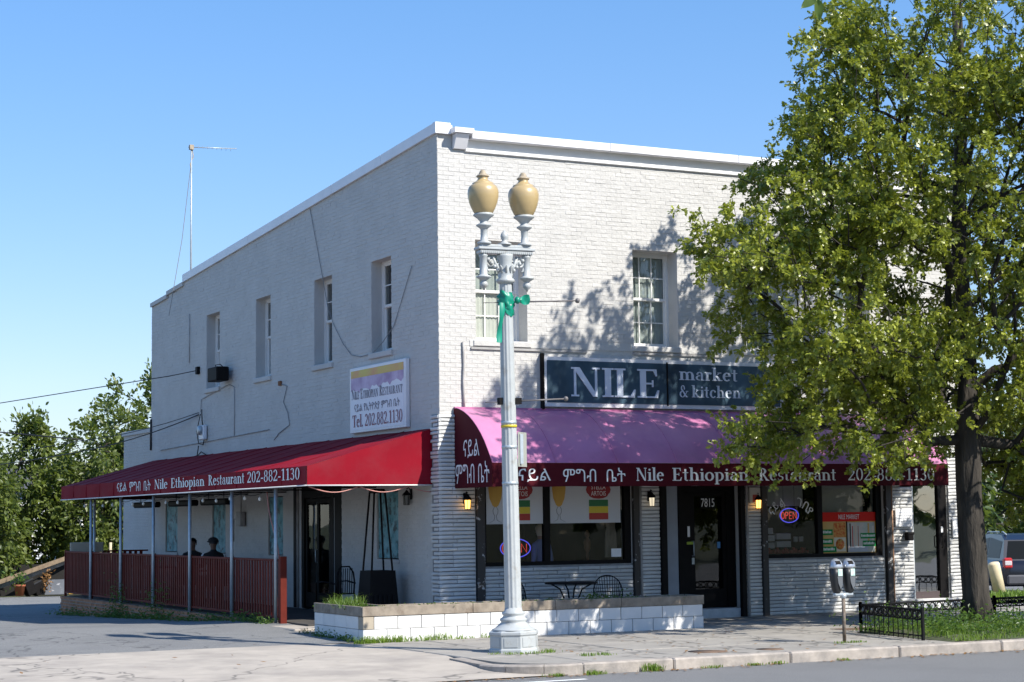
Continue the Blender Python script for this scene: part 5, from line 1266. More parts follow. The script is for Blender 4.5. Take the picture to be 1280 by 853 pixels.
def seated():
    P = {'pel':(0,0,.52),'sp1':(0,-.01,.70),'sp2':(0,-.03,.95),'neck':(0,-.03,1.10),'head0':(0,-.035,1.16),'head1':(0,-.05,1.245),'head2':(0,-.04,1.32),
         'shL':(.18,-.03,1.0),'elL':(.25,-.12,.76),'wrL':(.16,-.36,.79),'paL':(.13,-.43,.79),'shR':(-.18,-.03,1.0),'elR':(-.25,-.12,.76),'wrR':(-.16,-.36,.79),'paR':(-.13,-.43,.79),
         'hiL':(.10,-.05,.50),'knL':(.13,-.46,.50),'anL':(.13,-.44,.08),'toL':(.14,-.60,.03),'hiR':(-.10,-.05,.50),'knR':(-.13,-.46,.50),'anR':(-.13,-.44,.08),'toR':(-.14,-.60,.03)}
    return {k: Vector(v) for k, v in P.items()}
def standing():
    P = seated(); up = .42
    for k in P:
        if k not in ('hiL','knL','anL','toL','hiR','knR','anR','toR'): P[k] = P[k]+Vector((0,0,up))
    for s_, x in (('L',1),('R',-1)):
        P['hi'+s_] = Vector((.10*x,0,.90)); P['kn'+s_] = Vector((.11*x,-.02,.48)); P['an'+s_] = Vector((.11*x,.02,.08)); P['to'+s_] = Vector((.12*x,-.15,.03))
        P['el'+s_] = Vector((.24*x,.0,1.13)); P['wr'+s_] = Vector((.24*x,-.10,.90)); P['pa'+s_] = Vector((.24*x,-.12,.83))
    return P
RAD = {'pel':(.15,.12),'sp1':(.14,.11),'sp2':(.16,.11),'neck':.055,'head0':.065,'head1':(.08,.095),'head2':(.06,.075)}
for s_ in 'LR': RAD.update({'sh'+s_:.068,'el'+s_:.045,'wr'+s_:.028,'pa'+s_:(.038,.018),'hi'+s_:.088,'kn'+s_:.06,'an'+s_:.04,'to'+s_:.035})
SK1 = mat('brown_skin',(.13,.06,.035),.55); SK2 = mat('pale_skin',(.45,.27,.2),.55)
DKC = mat('black_cloth',(.012,.012,.014),.8); BLC = mat('blue_shirt',(.22,.30,.62),.8); HBK = mat('black_hair',(.01,.009,.009),.6); HBL = mat('blonde_hair',(.8,.7,.48),.6)
person((-1.25,10.1,.18), R(0), seated(), dict(RAD), 'bare headed man in a black top seated on the patio behind the red railing', SK1, (DKC, DKC), HBK)
person((-1.15,8.9,.18), R(180), seated(), dict(RAD), 'man in a black cap and white striped dark jacket seated on the patio', SK1, (DKC, DKC), HBK, cap=DKC, stripe=True)
simple_chair((-1.25,10.12,.115), 0, 'black patio chair under the bare headed man'); simple_chair((-1.15,8.88,.115), R(180), 'black patio chair under the man in the cap')
person((2.25,.46,-.02), R(-160), standing(), dict(RAD), 'blonde woman in a blue shirt standing inside behind the dining window', SK2, (BLC, mat('blue_jeans',(.05,.08,.16),.8)), HBL, hairlen=.5)
# inside: curtain, small wooden figure, shelf boxes
cu = MB(); cu.smooth = True; vs = []; n = 36
for i in range(n+1):
    x = 3.42+.26*i/n; 
    for j, z in enumerate((1.16,1.6,1.7,2.2,2.75)): w = (1,.9,.7,1.15,1.2)[j]; vs.append((3.55+(x-3.55)*w, .22+.02*math.sin(i*1.3), z))
cu.add(vs, [(5*i+j, 5*i+5+j, 5*i+6+j, 5*i+j+1) for i in range(n) for j in range(4)]); cu.build('curtain', mat('beige_curtain',(.38,.30,.22),.9), None, 'beige curtain tied at the right end of the dining window', 'curtain')
fg = MB(); fg.lathe([(.07,0),(.06,.03),(.025,.06),(.03,.20),(.055,.26),(.07,.38),(.05,.44),(.022,.46),(.042,.50),(.045,.55),(.02,.60),(.004,.61)], n=12); fg.build('carved_figure', mat('carved_wood',(.30,.14,.07),.5), None, 'small carved wooden figure inside the right dining pane', 'figurine', loc=(3.35,.75,1.05))
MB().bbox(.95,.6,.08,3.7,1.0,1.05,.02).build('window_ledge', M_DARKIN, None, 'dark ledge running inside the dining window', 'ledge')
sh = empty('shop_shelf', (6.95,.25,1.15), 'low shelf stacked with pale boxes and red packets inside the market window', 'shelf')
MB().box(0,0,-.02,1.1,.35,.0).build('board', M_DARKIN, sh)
BX = mat('pale_carton',(.45,.46,.45),.7,island=.1); RP = mat('red_packets',(.25,.02,.015),.6,var=.4,vscale=20)
for (a, b, w) in ((.02,.10,.28),(.02,.24,.28),(.02,.38,.25),(.34,.12,.34),(.34,.27,.34)):
    MB().bbox(a,.05,b+.0,a+w,.3,b+.115,.006).build('carton', BX, sh)
for k in range(16):
    MB().bbox(.05+k*.064,.0+.01*(k%3),.0,.105+k*.064,.05,.09+.03*math.sin(k*2.),.01).build('packet', RP, sh)
for (a, c) in ((.80,.30),(.93,.30)): MB().bbox(a,.1,c-.08,a+.08,.15,c+.02,.006).build('carton', BX, sh)
MB().bbox(6.93,.20,2.06,7.86,.215,2.70,.004).build('window_blind_board', mat('grey_blind',(.50,.50,.46),.8), None, 'pale grey blind board hanging at the top of the left market window pane', 'blind')
MB().bbox(8.2,.20,1.60,9.30,.215,2.70,.004).build('window_blind_board', MATS['grey_blind'], None, 'pale grey blind board behind the market poster pane', 'blind')

# ------------------------------------------------------------------ wall fittings, wires, antenna
fl = empty('flood_light', (-.02,11.35,5.25), 'black box flood light on the side wall beside the farthest window', 'flood light')
mb = MB(); mb.bbox(-.38,-.33,-.16,-.08,.33,.16,.02); mb.build('housing', M_BLACK, fl); MB().bbox(-.36,.335,-.13,-.10,.345,.13,.004).build('lens', mat('lens_tan',(.3,.22,.15),.4), fl)
MB().tube([(-.0,0,-.1),(-.08,0,-.02),(-.08,0,.05)], .02, 6).build('bracket', M_BLACK, fl); MB().tube([(-.2,.25,.15),(-.2,.28,.24),(-.15,.1,.24),(-.02,.05,.12)], .012, 5).build('cable', M_CABLE, fl)
def wire(pts, r, label, name='wall_cable', m=None, cat='cable', n=5, sag=0, steps=12, group=None):
    P = []
    for a, b in zip(pts[:-1], pts[1:]):
        a, b = Vector(a), Vector(b)
        for i in range(steps): t = i/steps; p = a.lerp(b, t); p.z -= sag*4*t*(1-t); P.append(p)
    P.append(Vector(pts[-1])); return MB().tube(P, r, n).build(name, m or M_GREYC, None, label, cat, group)
w = -.02
wire([(w,6.15,8.30),(w,5.43,6.73),(w,5.2,6.2),(w,4.9,5.8),(w,4.38,5.34),(w,3.95,5.08),(w,3.49,5.01),(w,2.9,5.03),(w,2.41,5.20),(w,1.9,5.45),(w,1.45,6.0),(w,1.08,6.46)], .007, 'long dark cable looping down from the roof past the two nearest side windows', steps=3)
wire([(w,16.96,5.47),(w,13.22,5.44)], .01, 'x', steps=2) if False else None
wire([(w,7.9,4.80),(w,7.5,4.72),(w,7.72,4.4),(w,7.45,4.15),(w,7.35,3.9),(w,8.0,3.75),(w,8.3,3.62)], .009, 'short wavy cable dropping to the middle of the patio awning', steps=3)
wire([(w,16.6,3.72),(w,12.0,3.80),(w,8.6,3.86)], .011, 'thin horizontal conduit low on the side wall above the awning', 'wall_conduit', M_PIPE, 'conduit', steps=2)
wire([(w,14.25,6.95),(w,14.25,5.75)], .011, 'short vertical conduit high on the side wall beyond the windows', 'wall_conduit', M_PIPE, 'conduit', steps=2)
wire([(w,10.9,4.95),(w,10.9,3.82)], .010, 'vertical conduit below the flood light', 'wall_conduit', M_PIPE, 'conduit', steps=2)
wire([(w,13.35,4.5),(w,13.3,4.8),(w,12.9,4.85),(w,11.3,5.02),(w,10.95,4.95)], .009, 'bent conduit running from the meter to the flood light', 'wall_conduit', M_PIPE, 'conduit', steps=2)
wire([(w,17.45,4.55),(w,17.45,3.75)], .03, 'dark downpipe at the far end of the side wall', 'downpipe', M_CABLE, 'pipe', n=6, steps=2)
wire([(.46,-.03,5.0),(.47,-.03,4.6),(.455,-.03,4.3),(.47,-.03,3.84)], .02, 'grey painted conduit on the front wall left of the lamp post', 'wall_conduit', M_PIPE, 'conduit', steps=2)
mt = empty('electric_meter', (-.02,13.0,4.05), 'small round electric meter with loops of cable on the side wall', 'electric meter')
MB().bbox(-.10,-.16,-.22,-.0,.16,.12,.02).build('meter_box', M_METALW, mt); m_ = MB(); m_.tube([(-.10,0,.0),(-.17,0,.0)], .11, 14); m_.build('meter_glass', M_GALV, mt)
mb = MB()
mb.tube([(-.05,.1,.5),(-.08,.0,.35),(-.05,.08,.25),(-.05,.02,.12)], .015, 5); mb.tube([(-.05,.2,.4),(-.06,.45,0),(-.06,.3,-.3),(-.05,.0,-.34),(-.05,-.1,-.2)], .012, 5); mb.tube([(-.05,.35,-.35),(-.05,.45,-.6),(-.06,.1,-.5),(-.05,-.4,-.62)], .014, 5); mb.build('cable_loop', M_CABLE, mt)
wire([(w,13.55,5.52),(-.4,14.6,5.45),(-4.2,23.5,5.0),(-10,37,5.3)], .012, 'thick service wire running from the side wall between the trees and the flood light', 'service_wire', M_CABLE, 'wire', steps=8)
for k, (z0, z1, s_, lb) in enumerate(((4.50,3.75,.1,'upper of the paired wires from the meter across the low rear wing'),(4.45,3.45,.1,'lower of the paired wires from the meter across the low rear wing'))):
    wire([(w,13.5,z0),(-1.2,20.6,z1+.35),(-3.4,34,z1+.2)], .010+.004*k, lb, 'service_wire', M_CABLE, 'wire', sag=s_, steps=8)
wire([(-1.0,20.6,4.15),(-6,27,5.0),(-16,40,6.9)], .018, 'thick black wire sloping up to the left across the trees', 'service_wire', M_CABLE, 'wire', steps=8)
for k in range(2):
    wire([(-2.2+.3*k,36,5.5+.3*k),(-6,38,5.75+.35*k),(-14,40,5.85+.5*k)], .010, ('lower','upper')[k]+' thin wire crossing the sky above the left trees', 'service_wire', M_GREYC, 'wire', steps=6)
# small junction brackets
MB().bbox(-.08,13.45,5.42,-.0,13.6,5.6,.01).build('wire_bracket', M_BLACK, None, 'small black wire bracket left of the farthest side window', 'bracket')
MB().bbox(-.05,7.85,4.76,-.0,7.98,4.86,.01).build('junction_box', mat('rust',(.2,.08,.03),.8), None, 'small rusty junction box above the patio awning', 'box')
em = empty('patio_junction_box', (-.03,10.25,1.95), 'grey switch box with conduits on the wall above the seated men', 'box')
MB().bbox(-.12,-.14,-.16,0,.14,.16,.01).build('box_body', M_PIPE, em); mb = MB(); mb.tube([(-.05,0,.16),(-.05,0,.7)], .018, 6); mb.tube([(-.05,.14,.0),(-.05,.5,0),(-.05,.5,-.5)], .018, 6); mb.build('conduit', M_PIPE, em)
an = empty('roof_antenna', (.25,15.0,7.1), 'thin roof antenna mast with one horizontal arm', 'antenna')
MB().tube([(0,0,0),(0,0,4.15)], [.026,.018], 8).build('mast', M_GALV, an)
mb = MB(); mb.tube([(-.08,0,4.13),(1.15,-.1,4.17)], .013, 6)
for k in range(9): mb.tube([(.05+.12*k,-.04,4.11),(.05+.12*k,-.02,4.19)], .006, 4)
mb.build('arm', M_GALV, an); mb = MB(); mb.cbox((0,0,4.13), .1, .1, .12); mb.tube([(.02,0,4.1),(.05,0,3.9),(-.03,0,3.7),(.0,0,3.5)], .012, 5); mb.build('head_clamp', M_TIPM, an)
MB().tube([(-.02,0,3.6),(-.2,.1,1.8),(-.48,.25,-.1)], .008, 4).build('stay_wire', M_GREYC, an)

# ------------------------------------------------------------------ tree box railing
tr = empty('tree_box_railing', (0,0,0), 'low black ornamental iron railing round the street tree bed', 'railing')
def rail_run(A, B, z0=0, h=.44, name='panel'):
    A, B = Vector(A), Vector(B); d = (B-A); L_ = d.length; d.normalize(); mb = MB()
    for z in (h, h-.14, .06): mb.tube([A+Vector((0,0,z)), B+Vector((0,0,z))], .018 if z == h else .012, 5)
    n = int(L_/.15)
    rg = MB()
    for k in range(n):
        c = A+d*(L_*(k+.5)/n); mb.tube([c+Vector((0,0,.0))+d*.075, c+Vector((0,0,h))+d*.075], .010, 4)
        rg.tube([c+d*.055*math.cos(a*math.pi/5)+Vector((0,0,h-.07+.055*math.sin(a*math.pi/5))) for a in range(11)], .012, 4, cap=False)
    mb.build('railing_panel', M_IRON, tr); rg.build('ring_row', M_IRON, tr)
    for p in (A, B): MB().bbox(p.x-.022,p.y-.022,-.02,p.x+.022,p.y+.022,h+.05,.005).build('post', M_IRON, tr)
rail_run((4.55,-7.25,0), (4.95,-5.25,0)); rail_run((4.95,-5.25,0), (8.0,-4.95,0)); rail_run((8.0,-4.95,0), (11.5,-4.6,0)); rail_run((11.5,-4.6,0), (15,-4.3,0))
mb = MB(); nx, ny = 40, 12; vs = []
for j in range(ny+1):
    for i in range(nx+1):
        x = 4.65+(15-4.65)*i/nx; y = -7.78+(2.6+.25*(i/nx))*j/ny; x += (.3*(j/ny) if i == 0 else 0); e = min(i, nx-i, j, ny-j)
        vs.append((x, y, .0+(.05+.04*math.sin(i*1.1)*math.cos(j*.9)+random.uniform(0,.02) if e > 0 else -.0)))
mb.smooth = True; mb.add(vs, [(j*(nx+1)+i, j*(nx+1)+i+1, (j+1)*(nx+1)+i+1, (j+1)*(nx+1)+i) for j in range(ny) for i in range(nx)]); mb.build('tree_bed', M_EARTH, kind='structure')

# ------------------------------------------------------------------ grass and weeds
GRS = leafmat('grass_blade', (.06,.12,.012), (.16,.24,.03), (.3,.45,.05), .3)
WEED = leafmat('weed_leaf', (.03,.07,.015), (.10,.17,.03), (.2,.35,.05), .3)
def grass(name, pts, h, w, label, per=14, spread=.08, m=GRS, cat='grass', kind='stuff', zf=None, lean=.5):
    V = []; F = []
    for (x, y, z, s_) in pts:
        for k in range(per):
            a = random.uniform(0, 6.28); px_, py_ = x+random.gauss(0, spread), y+random.gauss(0, spread); hh = h*s_*random.uniform(.5, 1.2); ln = hh*lean*random.uniform(.2, 1.2)
            dx, dy = math.cos(a), math.sin(a); b = random.uniform(0, 6.28); wx, wy = math.cos(b)*w/2, math.sin(b)*w/2; n = len(V)
            V += [(px_-wx,py_-wy,z-.01),(px_+wx,py_+wy,z-.01),(px_+dx*ln*.4+wx*.8,py_+dy*ln*.4+wy*.8,z+hh*.6),(px_+dx*ln*.4-wx*.8,py_+dy*ln*.4-wy*.8,z+hh*.6),(px_+dx*ln,py_+dy*ln,z+hh*(1-.3*lean))]
            F += [(n,n+1,n+2,n+3),(n+3,n+2,n+4)]
    mb = MB(); mb.add(V, F); return mb.build(name, m, None, label, cat, kind=kind)
def broad(name, pts, size, label, m=WEED, cat='weeds', per=10, spread=.1, hh=.12):
    V = []; F = []
    for (x, y, z, s_) in pts:
        for k in range(per):
            c = Vector((x+random.gauss(0, spread), y+random.gauss(0, spread), z+abs(random.gauss(0, hh))*s_)); n_ = Vector((random.gauss(0,.6), random.gauss(0,.6), 1)).normalized()
            u = n_.orthogonal().normalized(); u = Matrix.Rotation(random.uniform(0, 6.28), 3, n_) @ u; v = n_.cross(u); L_ = size*random.uniform(.6, 1.3); W = L_*.45; n = len(V)
            V += [c, c+u*L_*.5+v*W*.5+n_*.01, c+u*L_-n_*.015, c+u*L_*.5-v*W*.5+n_*.01]; F += [(n,n+1,n+2),(n,n+2,n+3)]
    mb = MB(); mb.add(V, F); return mb.build(name, m, None, label, cat, kind='stuff')
rnd = random.uniform
grass('grass', [(rnd(4.8,14.8), rnd(-7.7,-5.35), .05, rnd(.5,1.2)) for _ in range(900)]+[(rnd(4.7,14.8), rnd(-7.82,-7.5), .02, rnd(.4,.9)) for _ in range(260)], .11, .012, 'short green grass in the street tree bed', per=12)
broad('ground_cover', [(rnd(4.9,8.5), rnd(-7.6,-5.4), .07, 1) for _ in range(260)], .07, 'leafy weeds growing thickly in the street tree bed', per=10)
broad('ground_cover', [(rnd(4.75,7.2), rnd(-5.6,-5.0), .1, 1) for _ in range(70)], .07, 'weeds climbing through the black tree bed railing', per=10, hh=.16)
grass('planter_grass', [(-2.30+rnd(-.1,.16), -1.2+rnd(-.6,.5), .51, rnd(.7,1.4)) for _ in range(26)], .20, .008, 'tuft of long grass growing in the left end of the planter', per=14, lean=1.0, spread=.10)
broad('planter_weeds', [(-2.25+rnd(-.12,.12), -1.0+rnd(-1.1,.55), .50, .5) for _ in range(36)]+[(rnd(-2.2,3.6), -2.2+rnd(-.12,.1), .50, .4) for _ in range(60)]+[(rnd(1.6,2.6), -2.2, .52, 1) for _ in range(14)], .05, 'small leafy weeds along the top of the planter', hh=.06)
grass('weed_strip', [(-2.6+min(2.6,random.expovariate(1.1)), py0-.06+rnd(-.04,.02), -.0, rnd(.4,1.3)) for _ in range(80)], .12, .012, 'green weeds at the foot of the white planter', per=9, spread=.05, lean=.8)
broad('weed_strip', [(px0-.07+rnd(-.05,.03), rnd(py0,pyr+.3), .0, 1.) for _ in range(40)], .05, 'dark weeds at the shaded left side of the planter', hh=.05, spread=.05)
broad('plinth_weeds', [(-2.38+rnd(-.12,.05), y, lot_z(-2.35, y), rnd(.3,1.0)) for y in [rnd(1.9,17.4) for _ in range(170)]], .08, 'ragged dark green weeds along the foot of the brick plinth', hh=.10, spread=.09)
broad('plinth_weeds', [(-2.36+rnd(-.06,.05), y, lot_z(-2.35, y), 2.6) for y in [rnd(11.4,12.6) for _ in range(30)]+[rnd(8.6,9.5) for _ in range(20)]], .08, 'taller weed clumps climbing the brick plinth', hh=.13, spread=.09)
grass('curb_weeds', [(x+rnd(-.1,.1), -8.10+rnd(-.03,.02), -.14, s_) for x, s_ in ((-1.6,.9),(-1.5,.7),(-.75,1.7),(-.7,1.4),(.2,.5),(.9,.5),(1.3,.6),(-2.2,.6),(2.4,.4)) for _ in range(5)], .07, .012, 'dry weeds in the gutter along the curb', per=12, spread=.05)
grass('lamp_weeds', [(-1.5+.5*math.cos(a), -5.7+.45*math.sin(a), .0, .6) for a in [rnd(3.6,6.2) for _ in range(22)]]+[(-.9+rnd(-.2,.2),-6.9+rnd(-.1,.1),-.0,.6) for _ in range(14)]+[(3.4+rnd(-.25,.3),-7.0,0,.5) for _ in range(10)], .07, .01, 'thin grass in the pavement joints near the lamp and the meter', per=9, spread=.05)
DRYL = leafmat('dry_leaf', (.16,.07,.02), (.30,.17,.06), (.2,.1,.02), .1)
def litter(pts, label):
    V = []; F = []
    for (x, y, z) in pts:
        a = rnd(0, 6.28); L_ = rnd(.02,.05); u = Vector((math.cos(a), math.sin(a), rnd(-.2,.3)))*L_; v = Vector((-math.sin(a), math.cos(a), rnd(-.2,.2)))*L_*.5; c = Vector((x,y,z+.01)); n = len(V)
        V += [c-u, c+v, c+u, c-v]; F.append((n,n+1,n+2,n+3))
    mb = MB(); mb.add(V, F); mb.build('fallen_leaves', DRYL, None, label, 'leaves', kind='stuff')
litter([(rnd(-6,15), -8.12-abs(random.gauss(0,.12)), -.145) for _ in range(500)]+[(rnd(-1.5,9), rnd(-7.8,-3), .0) for _ in range(260)]+[(rnd(-9,-2.8), rnd(-7,3), .0+ (0 if True else 0)) for _ in range(40)], 'dry brown leaves scattered in the gutter and on the pavement')

# ------------------------------------------------------------------ trees
LEAF_OAK = np.array([(0,0,0),(.055,.26,.02),(.34,.50,.0),(.09,.50,.03),(.25,.82,.0),(0,1.05,-.08),(-.25,.82,0),(-.09,.50,.03),(-.34,.50,0),(-.055,.26,.02)], float)
LEAF_OAK_F = [(0,1,9),(1,2,3),(1,3,9),(3,7,9),(9,7,8),(3,4,5),(3,5,7),(5,6,7)]
LEAF_OV = np.array([(0,0,0),(.24,.35,.04),(.2,.7,.02),(0,1,-.06),(-.2,.7,.02),(-.24,.35,.04)], float); LEAF_OV_F = [(0,1,2),(0,2,3),(0,3,4),(0,4,5)]
def leaves(name, C, D, size, m, parent, shape='ov', label=None, spread=.6):
    """ C positions (n,3), D preferred leaf direction (n,3) """
    B, Fc = (LEAF_OAK, LEAF_OAK_F) if shape == 'oak' else (LEAF_OV, LEAF_OV_F)
    n = len(C); D = D+RNG.normal(0, spread, (n,3)); D /= np.linalg.norm(D, axis=1, keepdims=True)+1e-9
    N_ = RNG.normal(0, 1, (n,3))+np.array([0,0,.9]); N_ -= D*np.sum(N_*D, 1, keepdims=True); N_ /= np.linalg.norm(N_, axis=1, keepdims=True)+1e-9
    X_ = np.cross(D, N_); s_ = size*RNG.uniform(.6, 1.25, (n,1,1))
    V = C[:,None,:]+s_*(B[None,:,0:1]*X_[:,None,:]+B[None,:,1:2]*D[:,None,:]+B[None,:,2:3]*N_[:,None,:])
    Fa = np.array(Fc)[None,:,:]+(np.arange(n)*len(B))[:,None,None]
    o = np_mesh(name, V.reshape(-1,3), Fa.reshape(-1,3), m, parent, kind='stuff')
    if label: o['label'] = label
    return o
def tree(name, loc, trunk, targets, label, leafm, leaf_size, per, spray, barkm, rt, cat='tree', shape='ov', group=None, droop=.25, rbase=None, step=.45, minr=.006):
    """ trunk: list of points from the base; targets: array of twig tips (relative to loc) """
    root = empty(name, loc, label, cat, group)
    nodes = [Vector(p) for p in trunk]; par = [i-1 for i in range(len(nodes))]; nT = len(nodes)
    T = [Vector(t) for t in targets]; top = nodes[-1]
    T.sort(key=lambda t: min((t-n).length for n in nodes[2:]))
    NP = np.array([tuple(n) for n in nodes]); lens = [0.]
    for i in range(1, nT): lens.append(lens[-1]+(nodes[i]-nodes[i-1]).length)
    LN = np.array(lens); tips = []
    first = next((i for i in range(nT) if nodes[i].z > rt), nT-1)
    ok = np.ones(nT, bool); ok[:first] = False
    for t in T:
        tv = np.array(tuple(t)); d = NP-tv; dist = np.sqrt((d*d).sum(1))
        cost = dist+.35*LN+np.maximum(0, NP[:,2]-t.z)*.55
        cost[~ok] = 1e9
        i = int(cost.argmin()); a = Vector(NP[i]); L_ = (t-a).length; k = max(1, int(L_/step)); prev = i
        newp = []; newl = []
        for q in range(1, k+1):
            f = q/k; p = a.lerp(t, f); p.z += math.sin(f*math.pi)*L_*.07; 
            if q < k: p += Vector((random.gauss(0,.03), random.gauss(0,.03), random.gauss(0,.03)))*min(2, L_)
            par.append(prev); prev = len(NP)+len(newp); newp.append(tuple(p)); newl.append(LN[i]+L_*f)
        NP = np.vstack([NP, np.array(newp)]); LN = np.concatenate([LN, newl]); ok = np.concatenate([ok, np.ones(len(newp), bool)]); tips.append(prev)
    n = len(NP); w = np.zeros(n)
    for t in tips: w[t] += 1
    for i in range(n-1, 0, -1): w[par[i]] += w[i]
    # parents always come before children except trunk order, which also holds
    r = minr*np.power(np.maximum(w, 1), .46)
    if rbase:
        for i in range(nT): r[i] = max(r[i], rbase*(1-.55*i/(nT-1)))
        r[0] = rbase*1.55
    kids = {}
    for i in range(1, n): kids.setdefault(par[i], []).append(i)
    tm = MB(); tm.tube([Vector(NP[i]) for i in range(nT)], [float(r[i]) for i in range(nT)], 14)
    if rbase:
        for v in range(len(tm.v)):
            p = tm.v[v]; a = math.atan2(p[1]-nodes[0].y, p[0]-nodes[0].x); h = max(0, 1-(p[2]-nodes[0].z)/.7)
            s_ = 1+.16*h*math.sin(a*5+1)+.05*math.sin(a*9+p[2]*3); c = Vector((nodes[0].x, nodes[0].y)) if h > 0 else None
            ax = min(range(nT), key=lambda i: abs(nodes[i].z-p[2])); q = nodes[ax]
            tm.v[v] = (q.x+(p[0]-q.x)*s_, q.y+(p[1]-q.y)*s_, p[2])
    tm.build('trunk', barkm, root)
    bm_ = MB()
    for i in range(nT):
        for c in kids.get(i, []):
            if c < nT and c == i+1: continue
            stack = [(i, c)]
            while stack:
                a, b = stack.pop(); ch = [a, b]
                while True:
                    ks = kids.get(b, [])
                    if not ks: break
                    ks = sorted(ks, key=lambda q: -w[q]); 
                    for q in ks[1:]: stack.append((b, q))
                    b = ks[0]; ch.append(b)
                rr = [min(float(r[ch[1]])*1.05, float(r[q])) for q in ch]
                rr[0] = float(r[ch[1]])*1.1
                bm_.tube([Vector(NP[q]) for q in ch], rr, 6 if max(rr) > .03 else 4, cap=False)
    bm_.build('branches', barkm, root)
    # leaf sprays: several drooping twiglets per tip
    C = []; D = []
    tip = NP[tips]; c0 = np.array(tuple(nodes[-1]))
    for p in tip:
        out = p-c0; out /= np.linalg.norm(out)+1e-6
        if shape == 'oak':
            for q in range(3):
                d = out*.6+RNG.normal(0, .6, 3); d[2] -= droop*.6; d /= np.linalg.norm(d); L_ = spray*RNG.uniform(.45, 1.1)
                for t_ in (.45, .72, 1.):
                    k_ = per//9; pp = p+d*t_*L_+RNG.normal(0, .012, (k_,3)); C.append(pp); D.append(np.tile(d*.55, (k_,1)))
            continue
        for q in range(3):
            d = out*.7+RNG.normal(0, .55, 3); d[2] -= droop; d /= np.linalg.norm(d); L_ = spray*RNG.uniform(.5, 1.1); m_ = per//3
            t = RNG.uniform(.05, 1, m_)[:,None]; pp = p+d*t*L_+RNG.normal(0, spray*.13, (m_,3)); pp[:,2] -= (t[:,0]**2)*L_*droop*.6
            C.append(pp); D.append(np.tile(d, (m_,1)))
    leaves('crown', np.vstack(C), np.vstack(D), leaf_size, leafm, root, shape)
    return root
def clump(a, k=4, s=.28):
    a = a[::3]; return np.repeat(a, k, 0)+RNG.normal(0, s, (len(a)*k,3))*np.array([1,1,.6])
def ell(n, c, r, shell=.45, seed=None):
    g = np.random.default_rng(seed); v = g.normal(0,1,(n,3)); v /= np.linalg.norm(v,axis=1,keepdims=True); u = g.uniform(shell**3, 1, (n,1))**(1/3)
    v = v*u*(1+.10*np.sin(v[:,0:1]*7+v[:,2:3]*5+c[0])); return v*np.array(r)+np.array(c)
OAK = leafmat('oak_leaf', (.020,.048,.006), (.34,.37,.045), (.38,.44,.035), .24, .36)
TX, TY = 7.5, -5.1
tg = np.vstack([ell(760, (.35,0,7.9), (3.95,3.7,3.7), .35, 1), ell(330, (-2.9,-.1,5.35), (2.9,2.5,1.75), .3, 2), ell(160, (-3.0,-.2,3.65), (2.5,1.9,.9), .2, 3),
                ell(300, (3.0,.1,5.0), (3.6,3.0,2.5), .3, 4), ell(170, (3.2,-.4,2.9), (2.6,1.6,1.0), .2, 5), ell(60,(-.6,.3,3.6),(1.8,1.6,.8),.2,6), ell(130,(-3.5,0,7.1),(1.9,1.9,1.3),.2,16), ell(120,(-2.5,0,9.3),(1.5,1.9,1.4),.2,17), ell(150,(.8,-1.6,9.3),(2.4,1.6,1.8),.2,18), ell(120,(2.6,-1.0,7.5),(2,1.8,2),.2,19), ell(22,(-4.9,-.3,5.95),(1.0,1.2,.5),.2,7)])
# keep an opening round the trunk foot and the look through to the wall
tg = clump(tg)
FW = .69
xp = tg[:,0]+TX-FW*tg[:,1]
lim = np.interp(tg[:,2], [2.2,2.6,3.2,3.5,3.6,4.7,4.85,5.3,6.2,6.9,7.7,8.3,8.8,9.5,10.3,11.2,12.5],[3.6,2.8,2.7,2.9,3.4,3.3,2.6,2.4,2.05,2.4,3.3,4.0,4.35,4.4,4.7,6.0,8])
tg = tg[xp > lim+RNG.normal(0,.12,len(tg))]
tg = np.vstack([tg, ell(150, (1.7,-.5,2.75), (1.2,1.1,1.45), .2, 9)])
keep = ~((np.abs(tg[:,0]+.0) < .6) & (tg[:,2] < 3.6) & (tg[:,1] < .6)); tg = tg[keep]
gap = np.linalg.norm((tg-np.array([-1.75,0,5.6]))*np.array([1,.35,1.25]), axis=1) < 1.05; tg = tg[~gap]
tree('street_tree', (TX,TY,.02), [(0,0,-.1),(-.03,.0,.5),(-.06,.0,1.3),(-.08,.02,2.2),(-.05,.03,3.1),(.0,.05,3.9),(.04,.05,4.7),(.0,.08,5.6),(-.05,.1,6.6),(.05,.1,7.6),(.1,.1,8.6),(.12,.1,9.6),(.1,.1,10.6)],
     tg, 'tall oak street tree with dark trunk and bright leaves in the railed bed', OAK, .102, 72, .44, M_BARK, 2.9, shape='oak', rbase=.19, minr=.0056)
# background trees on the left
BGL = leafmat('ivy_green_leaf', (.018,.036,.007), (.17,.21,.045), (.25,.33,.04), .3, .45); BGL2 = leafmat('dark_leaf', (.015,.035,.008), (.07,.11,.025), (.18,.25,.03), .3)
def btree(x, y, h, w, label, m=BGL, n=230, lo=.12, size=.20, per=54, seed=1, lean=(0,0), top=None):
    z0 = -.45
    t = np.vstack([ell(n, (lean[0],lean[1],h*(.5+lo/2)), (w,w*.9,h*(.5-lo/2)), .35, seed)]+([ell(*top)] if top is not None else []))
    tree('background_tree', (x,y,z0), [(0,0,-.2),(.05,.0,h*.12),(.0,.05,h*.25),(lean[0]*.4,.0,h*.38),(lean[0]*.6,.0,h*.52),(lean[0],.0,h*.68),(lean[0],0,h*.8)], t, label, m, size, per, .75, M_BARK, h*.15, group=None, rbase=.03*h/2.2, minr=.01, step=.7)
btree(5.5, 38.2, 7.4, 2.1, 'tall loose tree behind the low rear wing, its crown rising against the sky', seed=21, n=190, lo=.06, top=(30,(.9,0,7.2),(.6,.6,.9),.2,31))
